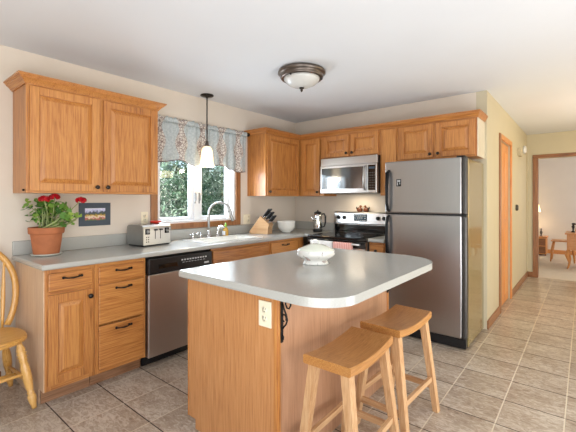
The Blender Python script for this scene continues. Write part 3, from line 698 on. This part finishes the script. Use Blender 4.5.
for i in range(3):
    y0 = .02+i*.40; dd = mb().box(-.015, .005, y0, y0+.385, .135, .70, .004).build('door', 'oak_z', t)
    mb().sphere((-.028, y0+.35, .65), .014).build('knob', 'bronze', dd)
    mb().box(-.015, .005, y0, y0+.385, .72, .855, .004).build('drawer', 'oak_y', t)
# outlet on island end
def outlet(label, loc, rz, w=.072, h=.118, gangs=('outlet',), name='wall_outlet', group=None):
    t = thing(name, label, 'outlet', loc, rz)
    mb().box(-w/2, w/2, -.006, 0, -h/2, h/2, .003).build('plate', 'ivory', t)
    for i, g_ in enumerate(gangs):
        cx = (i-(len(gangs)-1)/2)*.046
        if g_ == 'outlet':
            for sz in (-1, 1):
                r = mb().lathe([(.001, -.0085), (.0165, -.0085), (.017, -.006)], (cx, 0, sz*.021), 18, 'y').build('socket', 'ivory', t)
                mb().box(cx-.008, cx-.0055, -.0092, -.0084, sz*.021, sz*.021+.01).box(cx+.0055, cx+.008, -.0092, -.0084, sz*.021, sz*.021+.01).sphere((cx, -.0087, sz*.021-.008), .0025).build('slots', 'blackp', r)
        else:
            mb().box(cx-.006, cx+.006, -.008, -.006, -.012, .012, .001).box(cx-.004, cx+.004, -.016, -.008, 0, .01, .001).build('toggle', 'ivory', t)
    return t
outlet('ivory double outlet on the near end of the island', (-1.187, 1.2755, .775), 0, .082, .125)
outlet('ivory outlet plate on the wall behind the toaster', (XL+.0005, 1.80, 1.15), R90)
outlet('ivory double switch and outlet plate right of the window', (XL+.0005, 3.155, 1.085), R90, .118, .118, ('switch', 'outlet'), 'switch_plate')

# island countertop
X0, X1, Y0, Y1 = -1.826, -.757, 1.212, 2.62
poly = [(X0+.012, Y0), ]
def arc(cx, cy, r, a0, a1, n=10, rx=None, ry=None):
    return [(cx+(rx or r)*math.cos(math.radians(a0+(a1-a0)*i/n)), cy+(ry or r)*math.sin(math.radians(a0+(a1-a0)*i/n))) for i in range(n+1)]
poly = arc(X0+.02, Y0+.02, .02, 180, 270, 4)+arc(X1-.19, Y0+.18, .18, 270, 360, 16, .19, .18)+arc(X1-.30, Y1-.27, .27, 0, 90, 16, .30, .27)+arc(X0+.03, Y1-.03, .03, 90, 180, 4)
it = thing('island_countertop', 'large grey countertop with rounded seating corners on the island', 'countertop', (-1.3, 1.95, .876))
mb().prism(poly, .8755, .916, .012, 4).build('worktop', 'counter', it, world=True)
# iron scroll brackets
def bracket(label, y):
    t = thing('scroll_bracket', label, 'bracket', (-1.107, y, .65), 0, 'iron scroll brackets under the island top')
    mb().box(.0, .006, -.008, .008, 0, .224, .001).box(.006, .15, -.008, .008, .218, .224, .001).build('flat_bar', 'iron', t)
    b = mb()
    b.tube([(.006, 0, .185), (.014, 0, .165), (.030, 0, .135), (.036, 0, .112), (.028, 0, .09), (.014, 0, .075), (.006, 0, .062)], .0042, 8)
    b.tube([(.017+.012*math.cos(a), 0, .118+.016*math.sin(a)) for a in [i*PI/7-.6 for i in range(13)]], .0036, 8)
    b.tube([(.026, 0, .218), (.025, 0, .185), (.035, 0, .168), (.047, 0, .168), (.056, 0, .185), (.054, 0, .218)], .0042, 8)
    b.tube([(.006, 0, .036), (.013, 0, .028), (.011, 0, .016), (.004, 0, .014)], .0036, 8)
    b.build('scroll', 'iron', t)
bracket('black iron scroll bracket at the near corner of the island', 1.300)
bracket('black iron scroll bracket at the far corner of the island', 2.485)

# stools
def stool(label, x, y, rz):
    t = thing('bar_stool', label, 'stool', (x, y, 0), rz, 'saddle stools at the island')
    L, Wd, H, th = .46, .25, .616, .042
    n = 16; rings = []
    for i in range(n+1):
        v = -1+2*i/n; yy = v*L/2; dz = .02*(v*v)-.02; ww = Wd/2*(1-.02*v*v)
        top = H+dz; e = .006
        bot = top-th
        rings.append([(-ww, yy, bot+e), (-ww+e, yy, bot), (ww-e, yy, bot), (ww, yy, bot+e), (ww, yy, top-e), (ww-e, yy, top), (-ww+e, yy, top), (-ww, yy, top-e)])
    s_ = mb().loft(rings, smooth=False).build('seat', 'seat_y', t)
    tops = {}; 
    for sx in (-1, 1):
        for sy in (-1, 1):
            a = Vector((sx*.085, sy*.190, H-th-.0075)); f_ = Vector((sx*.155, sy*.222, 0)); tops[sx, sy] = (a, f_)
            hw, hd = .019, .023
            rings = [[(p.x+q*k*hw, p.y+r*k*hd, p.z) for q, r in ((-1, -1), (1, -1), (1, 1), (-1, 1))] for p, k in ((f_, .85), (a, 1.05))]
            mb().loft(rings, smooth=False).build('leg', 'rubber_z', t)
    def at(sx, sy, z): a, f_ = tops[sx, sy]; k = z/a.z; return f_+(a-f_)*k
    def bar(p, q, h, d, name, mat, flip):
        dr = (q-p).normalized(); side = Vector((-dr.y, dr.x, 0)); p = p+dr*.014; q = q-dr*.014
        rings = [[tuple(c+side*(a*d)+Vector((0, 0, b_*h))) for a, b_ in ((-1, -1), (1, -1), (1, 1), (-1, 1))] for c in (p, q)]
        mb().loft(rings, smooth=False).build(name, mat, t)
    for s2 in (-1, 1):
        bar(at(s2, -1, .205), at(s2, 1, .205), .015, .009, 'stretcher', 'rubber_y', 0)
        bar(at(-1, s2, .155), at(1, s2, .155), .015, .009, 'stretcher', 'rubber_x', 1)
    return t
st = stool('wooden saddle stool at near end of island, closest to the camera', -.885, 1.562, math.radians(1.5))
s2 = copy_tree(st); relabel(s2, 'wooden saddle stool at far end of island, next to the refrigerator', (-.882, 2.125, 0), math.radians(-2.5))

# ------------------------------------------------------------------ things on the counters
# tureen
t = thing('soup_tureen', 'white lidded ceramic tureen standing on the grey island top', 'tureen', (-1.325, 1.895, .9165), math.radians(38))
mb().lathe([(.001, .014), (.062, .014), (.066, .006), (.078, .0), (.084, .002), (.078, .012), (.072, .024), (.088, .036), (.112, .050), (.123, .066), (.117, .078), (.121, .086), (.113, .090), (.100, .082), (.07, .04), (.001, .03)], (0, 0, 0), 40, sy=.86).build('bowl', 'decal', t)
mb().lathe([(.001, .086), (.108, .086), (.117, .091), (.114, .095), (.085, .106), (.058, .118), (.03, .126), (.001, .128)], (0, 0, 0), 40, sy=.86).build('lid', 'ceramic_green', t)
mb().tube([(-.024, 0, .124), (-.028, 0, .138), (-.016, 0, .150), (.002, 0, .151), (.016, 0, .142), (.020, 0, .124)], [.006, .006, .006, .006, .006, .006], 10).build('lid_handle', 'ceramic', t)
for i in range(4):
    a = PI/4+PI/2*i; mb().sphere((.08*math.cos(a), .07*math.sin(a), .006), .009, (1.2, 1.2, .6)).build('foot', 'ceramic', t)

# geranium
px, py = -3.085, .935
t = thing('potted_geranium', 'red geranium in a terracotta pot at the left end of the counter', 'plant', (px, py, .9145))
K = .86
def kk_(p): return [(a*K if a > .002 else a, b_) for a, b_ in p]
mb().lathe(kk_([(.001, 0), (.085, 0), (.108, .004), (.118, .014), (.114, .016), (.10, .010), (.001, .009)]), (0, 0, 0), 32).build('saucer', 'saucer', t)
mb().lathe(kk_([(.001, .011), (.094, .011), (.098, .02), (.117, .155), (.117, .158), (.128, .160), (.132, .166), (.135, .203), (.131, .208), (.121, .208), (.117, .195), (.001, .19)]), (0, 0, 0), 36).build('pot', 'terra', t)
mb().lathe(kk_([(.001, .191), (.06, .195), (.115, .194)]), (0, 0, 0), 24, cap=False).build('soil', 'soil', t)
rnd = random.Random(4); stems = mb(); leaves = mb()
# plane facing camera for sprawl: right direction of view, and towards wall
Rv = Vector((.773, .634, 0)).normalized()
def leafdisc(b, c, nrm, r):
    nrm = nrm.normalized(); u = nrm.orthogonal().normalized(); v = nrm.cross(u); a0 = rnd.uniform(0, 6)
    cv = b.bm.verts.new(c-nrm*r*.22); ring = []
    for i in range(14):
        a = a0+2*PI*i/14*.94; rr = r*(1+.12*math.cos(5*a*1.0))
        ring.append(b.bm.verts.new(c+u*rr*math.cos(a)+v*rr*math.sin(a)+nrm*r*.05*math.sin(3*a)))
    for i in range(13): f = b.bm.faces.new((cv, ring[i], ring[i+1])); f.smooth = True
anch = []
for i in range(26):
    s_ = rnd.uniform(-.12, .17)+ (.04 if i % 3 == 0 else 0); h = .27+rnd.uniform(0, .13)-abs(s_)*.15; dep = rnd.uniform(-.07, .07)
    tip = Vector((Rv.x*s_*.75+dep*.6, Rv.y*s_*1.15-dep*.4, h)); tip.x = max(tip.x, -.10)
    base = Vector((rnd.uniform(-.05, .05), rnd.uniform(-.05, .05), .193)); mid = (base+tip)/2+Vector((0, 0, .02))
    stems.tube([base, mid, tip], [.005, .004, .0025], 6); anch.append(tip)
    for k in range(5):
        c = tip+Vector((rnd.gauss(0, .028), rnd.gauss(0, .03), rnd.gauss(0, .028))); c.x = max(c.x, -.13); c.z = max(.215, min(c.z, .41))
        leafdisc(leaves, c, Vector((rnd.uniform(-.2, .9), rnd.uniform(-.8, .4), rnd.uniform(.3, 1))), rnd.uniform(.015, .028))
for (a, b_) in (((.07, -.03, .2), (.10, .13, .29)), ((.05, .03, .2), (.09, .19, .28)), ((.08, -.05, .2), (.12, .10, .33)), ((.05, .02, .2), (.06, .2, .31)), ((.08, 0, .2), (.12, .16, .26))):
    stems.tube([a, ((a[0]+b_[0])/2, (a[1]+b_[1])/2, (a[2]+b_[2])/2-.015), b_], [.007, .0065, .004], 8)
heads = [(.085, -.040, .415), (.09, .025, .430), (.10, .200, .406)]
for h in heads: stems.tube([(0, .02, .193), (h[0]*.7, h[1]*.6+.01, .32), h], [.005, .004, .003], 6)
stems.build('stems', 'stem', t); leaves.build('leaves', 'leaf', t)
for h in heads:
    b = mb()
    for i in range(70):
        u = rnd.uniform(-.5, 1); a = rnd.uniform(0, 2*PI); q = math.sqrt(1-min(1, u*u)); r = .026
        nrm = Vector((q*math.cos(a), q*math.sin(a), u)); c = Vector(h)+Vector((nrm.x*1.3, nrm.y*1.3, nrm.z*.8))*r
        leafdisc(b, c, nrm+Vector((rnd.gauss(0, .3), rnd.gauss(0, .3), .2)), rnd.uniform(.009, .013))
    b.build('flower_head', 'petal', t)

# wall picture
t = thing('wall_picture', 'small village picture in a slate blue mat on the wall above the counter', 'picture', (XL+.0005, 1.348, 1.20))
mb().box(0, .008, -.13, .13, -.098, .098, .002).build('mat_board', 'navy', t)
mb().box(.0082, .0095, -.083, .083, -.052, .052).build('print', 'print', t)

# toaster
t = thing('toaster', 'four-slice brushed stainless toaster on the counter before the window', 'toaster', (-3.085, 1.755, .9145), R90+math.radians(7))
w_, dpt, h = .30, .23, .185   # local front -y
b = mb(); sec = []
prof = [(-.115, .012), (-.115, .145), (-.110, .170), (-.095, .183), (-.06, .188), (.06, .188), (.095, .183), (.11, .17), (.115, .145), (.115, .012)]
b.loft([[(-.142, y, z) for y, z in prof], [(.142, y, z) for y, z in prof]], smooth=False).build('body', 'steel', t)
mb().loft([[(x, y*1.01, z+.001) for y, z in prof] for x in (-.150, -.1425)], smooth=False).build('end_cap', 'brushed', t)
mb().loft([[(x, y*1.01, z+.001) for y, z in prof] for x in (.1425, .150)], smooth=False).build('end_cap', 'brushed', t)
mb().box(-.14, .14, -.105, .105, .0, .0115, .003).build('base', 'blackp', t)
for x in (-.09, -.035, .035, .09):
    mb().box(x-.012, x+.012, -.075, .075, .1882, .1892).build('bread_slot', 'blackg', t)
for x in (-.025, .03):
    mb().box(x-.003, x+.003, -.1165, -.1152, .06, .15).build('lever_slot', 'blackp', t)
    mb().box(x-.014, x+.014, -.135, -.1166, .135, .15, .003).build('lever', 'blackp', t)
for x in (-.105, .10):
    kk = mb().box(x-.024, x+.024, -.1175, -.1152, .105, .155, .001).build('dial_panel', 'blackg', t)
    mb().lathe([(.001, -.012), (.013, -.012), (.014, 0)], (x, -.1176, .13), 16, 'y').build('dial', 'brushed', kk)
for z in (.04, .06, .08):
    for x in (-.115, -.095): mb().lathe([(.001, -.003), (.005, -.003), (.005, 0)], (x, -.1152, z), 10, 'y').build('button', 'blackp', t)

# knife block
t = thing('knife_block', 'light wooden block full of black-handled knives on the counter', 'knife block', (-3.02, 3.19, .9145), math.radians(20))
ang = math.radians(50)
mb().prism([(-.13, 0), (.10, 0), (.10, .08), (.118, .115), (.0, .215), (-.145, .025)], -.068, .068, .003, 2, plane='xz').build('block', 'rubber_x', t)
dirv = Vector((.62, 0, .785)); k_i = 0
slots = [(x_, z_, y_) for (x_, z_) in ((.022, .196), (.058, .166), (.094, .136)) for y_ in (-.046, 0, .046)]
for (x_, z_, y_) in slots:
    ln = .135 if x_ < .03 else .125 if x_ < .06 else .11
    base = Vector((x_, y_, z_)); p0 = base-dirv*.006; p1 = base+dirv*.02; p2 = base+dirv*ln
    slots[k_i] = (p0, p1, p2); k_i += 1
mw = Matrix.Translation(t.location) @ Matrix.Rotation(math.radians(20), 4, 'Z')
rows = ('top', 'middle', 'lowest'); cols = ('nearest the room', 'in the middle', 'nearest the wall')
for i, (p0, p1, p2) in enumerate(slots):
    w0 = mw @ p0
    kn = thing('kitchen_knife', 'black-handled knife in the wooden block, %s row, %s' % (rows[i//3], cols[i % 3]), 'knife', w0, math.radians(20), 'knives in the knife block')
    q0, q1, q2 = (Vector((0, 0, 0)), p1-p0, p2-p0)
    mb().tube([q0+dirv*.007, q1], [.0065, .0065], 8, .6).build('bolster', 'chrome', kn)
    mb().tube([q1, q1+(q2-q1)*.3, q1+(q2-q1)*.7, q2-(q2-q1)*.04, q2], [.010, .0125, .0115, .013, .005], 10, .75).build('handle', 'blackp', kn)

# white bowl
t = thing('mixing_bowl', 'white ceramic bowl on the counter between knife block and stove', 'bowl', (-2.91, 3.51, .9145))
mb().lathe([(.001, .008), (.048, .008), (.052, 0), (.056, .002), (.055, .012), (.088, .03), (.108, .07), (.113, .13), (.119, .142), (.114, .145), (.106, .13), (.10, .07), (.08, .038), (.001, .02)], (0, 0, 0), 36).build('bowl', 'ceramic', t)
# coffee percolator
t = thing('coffee_percolator', 'tall chrome percolator with black handle in the counter corner', 'coffee pot', (-2.655, 3.84, .9145), math.radians(39))
mb().lathe([(.001, 0), (.062, 0), (.064, .03), (.06, .035)], (0, 0, 0), 24).build('base', 'blackp', t)
mb().lathe([(.058, .036), (.060, .05), (.053, .20), (.048, .235), (.001, .236)], (0, 0, 0), 28).build('body', 'chrome', t)
mb().lathe([(.050, .237), (.046, .250), (.02, .262), (.006, .265), (.010, .275), (.001, .282)], (0, 0, 0), 24).build('lid', 'blackp', t)
mb().tube([(.05, 0, .225), (.082, 0, .23), (.098, 0, .20), (.097, 0, .12), (.085, 0, .07), (.056, 0, .06)], [.009, .011, .012, .011, .009, .007], 10).build('handle', 'blackp', t)
mb().tube([(-.05, 0, .14), (-.07, 0, .17), (-.083, 0, .215)], [.014, .011, .007], 10).build('spout', 'chrome', t)

# ------------------------------------------------------------------ valance and rod
va = thing('window_valance', 'blue and brown damask valance gathered over the kitchen window', 'valance', (XL+.06, 1.9, 2.12))
bot = [(1.905, 1.692), (2.035, 1.711), (2.162, 1.737), (2.271, 1.709), (2.372, 1.672), (2.532, 1.697), (2.702, 1.724), (2.838, 1.684), (2.916, 1.664), (3.0, 1.655), (3.095, 1.668)]
def zb(y):
    for (a, za), (b_, zb_) in zip(bot, bot[1:]):
        if a <= y <= b_: return za+(zb_-za)*(y-a)/(b_-a)
    return bot[-1][1]
NY, NZ = 150, 14; b = mb(); rings = []
def vx(y, k):
    f_ = math.sin(y*46+1.0*math.sin(y*9)); return XL+.042+.013*f_*(.5+.5*k)+.006*math.sin(y*110)*(1-k)**2
y_s = [1.845+(3.105-1.845)*i/NY for i in range(NY+1)]
fr_, bk_ = [], []
for y in y_s:
    zbt = zb(max(y, 1.905)); zt = 2.105
    rf = [(vx(y, k/NZ), y, zt+(zbt-zt)*k/NZ) for k in range(NZ+1)]
    rings.append(rf+[(p[0]-.003, p[1], p[2]) for p in reversed(rf)])
b.loft(rings, smooth=True); b.build('fabric', 'valance', va, world=True)
rings = []
for y in y_s:
    a = .006*math.sin(y*120)+.004*math.sin(y*71); zt = 2.152+.006*math.sin(y*63)+.004*math.sin(y*141)
    rings.append([(XL+.046+.012+a*.4, y, 2.105), (XL+.046+.0135+a*.6, y, 2.13), (XL+.046+.006+a, y, zt), (XL+.046+.002+a, y, zt), (XL+.046-.010, y, 2.14), (XL+.046-.012, y, 2.105)])
mb().loft(rings).build('ruffle', 'valance', va, world=True)
mb().tube([(vx(y, 1)+.001, y, zb(max(y, 1.905))) for y in y_s], .0045, 6).build('piping', 'fab_brown', va, world=True)
rod = thing('curtain_rod', 'dark curtain rod with finial holding the blue valance', 'curtain rod', (XL, 1.83, 2.13))
mb().tube([(XL+.046, 1.84, 2.128), (XL+.046, 3.105, 2.128)], .008, 10).build('rod', 'iron', rod, world=True)
mb().lathe([(.008, 0), (.012, .005), (.010, .010), (.022, .024), (.024, .034), (.016, .048), (.001, .055)], (XL+.046, 3.105, 2.128), 14, 'y').build('finial', 'iron', rod, world=True)
for y in (3.112,): mb().box(XL+.001, XL+.046, y-.004, y+.004, 2.122, 2.134).box(XL+.0005, XL+.006, y-.012, y+.012, 2.10, 2.155, .001).build('bracket', 'iron', rod, world=True)

# ------------------------------------------------------------------ lamps
t = thing('pendant_lamp', 'small lit pendant lamp with frosted bell shade over the sink', 'pendant lamp', (-3.12, 2.436, 2.4445))
mb().lathe([(.001, 0), (.07, -.001), (.07, -.010), (.056, -.018), (.014, -.024), (.008, -.04)], (0, 0, 0), 28).build('canopy', 'bronze', t)
mb().tube([(0, 0, -.03), (0, 0, -.50)], .007, 10).build('stem', 'bronze', t)
mb().lathe([(.008, -.49), (.016, -.495), (.019, -.53), (.028, -.545), (.028, -.552)], (0, 0, 0), 20).build('socket_cup', 'bronze_l', t)
shp = [(.024, -.548), (.034, -.553), (.050, -.575), (.060, -.61), (.064, -.66), (.067, -.70), (.072, -.735), (.079, -.765), (.076, -.765), (.068, -.735), (.062, -.70), (.060, -.66), (.056, -.61), (.046, -.578), (.032, -.557), (.022, -.552)]
mb().lathe(shp, (0, 0, 0), 36, cap=False).build('glass_shade', 'shade', t)
mb().sphere((0, 0, -.64), .026, (1, 1, 1.3)).build('bulb', 'bulb', t)
light('pendant_light', 'POINT', (-3.12, 2.436, 2.4445-.79), (0, 0, 0), 3.0, (1, .82, .6), .03)
t = thing('ceiling_light', 'round flush ceiling light with bronze rim and opal bowl', 'ceiling light', (-1.893, 2.493, 2.4445))
mb().lathe([(.001, 0), (.185, 0), (.205, -.012), (.207, -.030), (.190, -.040), (.182, -.052), (.186, -.064), (.176, -.076), (.150, -.070), (.001, -.05)], (0, 0, 0), 48).build('rim', 'bronze_l', t)
mb().lathe([(.158, -.068), (.150, -.090), (.122, -.118), (.075, -.140), (.03, -.148), (.001, -.149)], (0, 0, 0), 40).build('glass_bowl', 'opal', t)
mb().lathe([(.001, -.146), (.022, -.150), (.020, -.158), (.009, -.164), (.011, -.174), (.005, -.186), (.001, -.188)], (0, 0, 0), 18).build('finial', 'bronze', t)
for a in (35, 155, 275):
    mb().sphere((.172*math.cos(math.radians(a)), .172*math.sin(math.radians(a)), -.078), .009).build('clip_screw', 'bronze', t)

# ------------------------------------------------------------------ hall wall fittings
t = thing('door_chime', 'beige door chime box high on the hall wall', 'door chime', (XH+.0005, 6.42, 2.035))
mb().box(0, .045, -.10, .10, -.055, .055, .006).build('box', 'sill', t)
t = thing('smoke_detector', 'round white detector on the hall wall right of the chime box', 'detector', (XH+.0005, 6.98, 2.14))
mb().lathe([(.001, 0), (.065, 0), (.065, .02), (.05, .04), (.001, .042)], (0, 0, 0), 24, 'x').build('body', 'white', t)
t = thing('thermostat', 'small dark grey thermostat at mid height on the hall wall', 'thermostat', (XH+.0005, 6.16, 1.21))
mb().lathe([(.001, 0), (.045, 0), (.045, .018), (.034, .03), (.001, .032)], (0, 0, 0), 20, 'x').build('body', 'steel_dark', t)

# ------------------------------------------------------------------ sitting room
t = thing('side_chest', 'small brown chest against the wall left inside the far room', 'chest', (-.80, 10.60, .005))
mb().box(-.25, .11, -.19, .19, .04, .42, .006).build('body', 'hall_z', t)
mb().box(-.26, .125, -.2, .2, .42, .445, .004).build('top', 'hall_x', t)
for z in (.06, .24): mb().box(-.23, .09, -.20, -.191, z, z+.16, .003).build('drawer', 'trim_x', t)
for x in (-.24, .08): mb().box(x, x+.02, -.18, -.16, 0, .04).build('foot', 'trim_z', t)
t = thing('table_lamp', 'lit table lamp with pale shade standing on the small chest', 'lamp', (-.975, 10.62, .4505))
mb().lathe([(.001, 0), (.06, 0), (.055, .02), (.02, .04), (.03, .10), (.045, .16), (.03, .24), (.012, .30), (.01, .55)], (0, 0, 0), 20).build('base', 'bronze', t)
mb().lathe([(.16, .585), (.10, .86), (.097, .86), (.157, .585)], (0, 0, 0), 28, cap=False).build('shade', 'paper', t)
light('table_lamp_light', 'POINT', (-.975, 10.62, 1.18), (0, 0, 0), 7, (1, .84, .62), .06)
t = thing('figurine', 'small dark figurine on the chest in the far room', 'figurine', (-.80, 10.52, .4505))
mb().lathe([(.001, 0), (.03, 0), (.025, .012), (.01, .03), (.022, .07), (.03, .10), (.012, .15), (.02, .18), (.001, .20)], (0, 0, 0), 14).build('body', 'bronze_l', t)
t = thing('sitting_chair', 'turned wooden chair pulled up to the desk in the far room', 'chair', (-.36, 9.75, .005), math.radians(-90))
mb().box(-.20, .20, -.2, .2, .43, .455, .012).build('seat', 'hall_x', t)
for sx in (-1, 1):
    for sy in (-1, 1): mb().tube([(sx*.15, sy*.15, .43), (sx*.18, sy*.18, .25), (sx*.2, sy*.2, 0)], [.018, .022, .012], 8).build('leg', 'hall_z', t)
mb().tube([(-.18, -.18, .18), (.18, -.18, .18)], .01, 8).tube([(-.18, .18, .18), (.18, .18, .18)], .01, 8).build('stretcher', 'hall_x', t)
for x in (-.18, -.06, .06, .18): mb().tube([(x, .18, .455), (x*1.1, .25, .85)], .01, 8).build('spindle', 'hall_z', t)
mb().tube([(-.22, .25, .85), (0, .27, .9), (.22, .25, .85)], .022, 8).build('top_rail', 'hall_x', t)
t = thing('writing_desk', 'orange wood desk with curved legs at right edge of the far room', 'desk', (-.02, 9.0, .005))
mb().box(-.27, .45, -.35, .35, .66, .685, .005).build('top', 'hall_x', t)
mb().box(-.24, .42, -.32, .32, .36, .659, .004).build('case', 'hall_z', t)
for sx, ax in ((-1, -.21), (1, .39)):
    for sy in (-1, 1): mb().tube([(ax, sy*.29, .36), (ax+sx*.03, sy*.31, .27), (ax-sx*.01, sy*.29, .12), (ax+sx*.01, sy*.3, .03), (ax+sx*.025, sy*.31, .012)], [.035, .034, .018, .016, .012], 10).build('leg', 'hall_z', t)
mb().box(-.20, .38, -.332, -.321, .40, .62, .004).build('drawer', 'hall_x', t)
t = thing('desk_ornament', 'small dark ornament standing on the far room desk', 'ornament', (-.17, 9.0, .6905))
mb().lathe([(.001, 0), (.035, 0), (.03, .015), (.012, .03), (.018, .08), (.03, .11), (.012, .14)], (0, 0, 0), 16).build('body', 'bronze', t)
mb().sphere((.01, 0, .16), .03, (1.2, .8, .8)).build('head', 'bronze', t)

# ------------------------------------------------------------------ dining chair at the left edge
t = thing('dining_chair', 'yellow maple spindle-back dining chair at the left edge beside the cabinet', 'chair', (-2.93, .535, 0), R90)
# local: front -y (towards +x world), x local = world y
seat = []
for i in range(28):
    a = 2*PI*i/28; c_, s_ = math.cos(a), math.sin(a)
    rx = .225*(abs(c_)**.75)*(1 if c_ > 0 else -1); ry = .215*(abs(s_)**.75)*(1 if s_ > 0 else -1)
    seat.append((rx*(1-.10*(ry > 0)*ry/.215), ry))
mb().prism(seat, .412, .447, .014, 3).build('seat', 'pine_x', t)
def turned(b, a, f_, n=24):
    a, f_ = Vector(a), Vector(f_); pts = []; rs = []
    prof = [(0, .012), (.04, .013), (.08, .017), (.10, .020), (.13, .022), (.15, .017), (.17, .024), (.20, .017), (.22, .024), (.25, .017), (.27, .021), (.30, .017), (.34, .020), (.45, .023), (.58, .022), (.70, .017), (.745, .013), (.76, .019), (.785, .013), (.80, .019), (.83, .021), (.88, .019), (.94, .014), (1, .012)]
    for k, r in prof: pts.append(a+(f_-a)*k); rs.append(r*1.18)
    b.tube(pts, rs, 12)
for sx in (-1, 1):
    b = mb(); turned(b, (sx*.155, -.15, .418), (sx*.218, -.225, 0)); b.build('leg', 'pine_z', t)
    b = mb(); turned(b, (sx*.14, .14, .418), (sx*.20, .225, 0)); b.build('leg', 'pine_z', t)
    mb().tube([(sx*.195, -.195, .16), (sx*.185, 0, .165), (sx*.178, .192, .16)], [.009, .014, .009], 8).build('stretcher', 'pine_y', t)
mb().tube([(-.185, 0, .165), (0, 0, .165), (.185, 0, .165)], [.009, .014, .009], 8).build('stretcher', 'pine_x', t)
mb().tube([(-.205, -.19, .22), (0, -.19, .22), (.205, -.19, .22)], [.008, .013, .008], 8).build('stretcher', 'pine_x', t)
bow = []
for i in range(31):
    a = math.radians(-42+264*i/30); x = .220*math.cos(a); z = .70+.305*math.sin(a)
    if a < 0 or a > PI: z = .70+.36*math.sin(a)
    bow.append((x, .155+(z-.46)*.13, max(z, .443)))
mb().tube(bow, .017, 10, 1.25).build('back_bow', 'pine_z', t)
for x in (-.135, -.07, 0, .07, .135):
    zt = .70+.305*math.sqrt(1-(x*1.25/.220)**2*.64) if abs(x) < .2 else .9
    xt = x*1.18; zt = .70+.305*math.sqrt(max(0, 1-(xt/.220)**2))
    b = mb(); pts = []; rs = []
    for k in range(9):
        u = k/8; z = .446+(zt-.446)*u; pts.append((x+(xt-x)*u, .155+(z-.46)*.13, z)); rs.append(.007+.006*math.sin(PI*min(1, u*1.2))+(.0 if x else 0))
    b.tube(pts, rs, 10).build('spindle', 'pine_z', t)
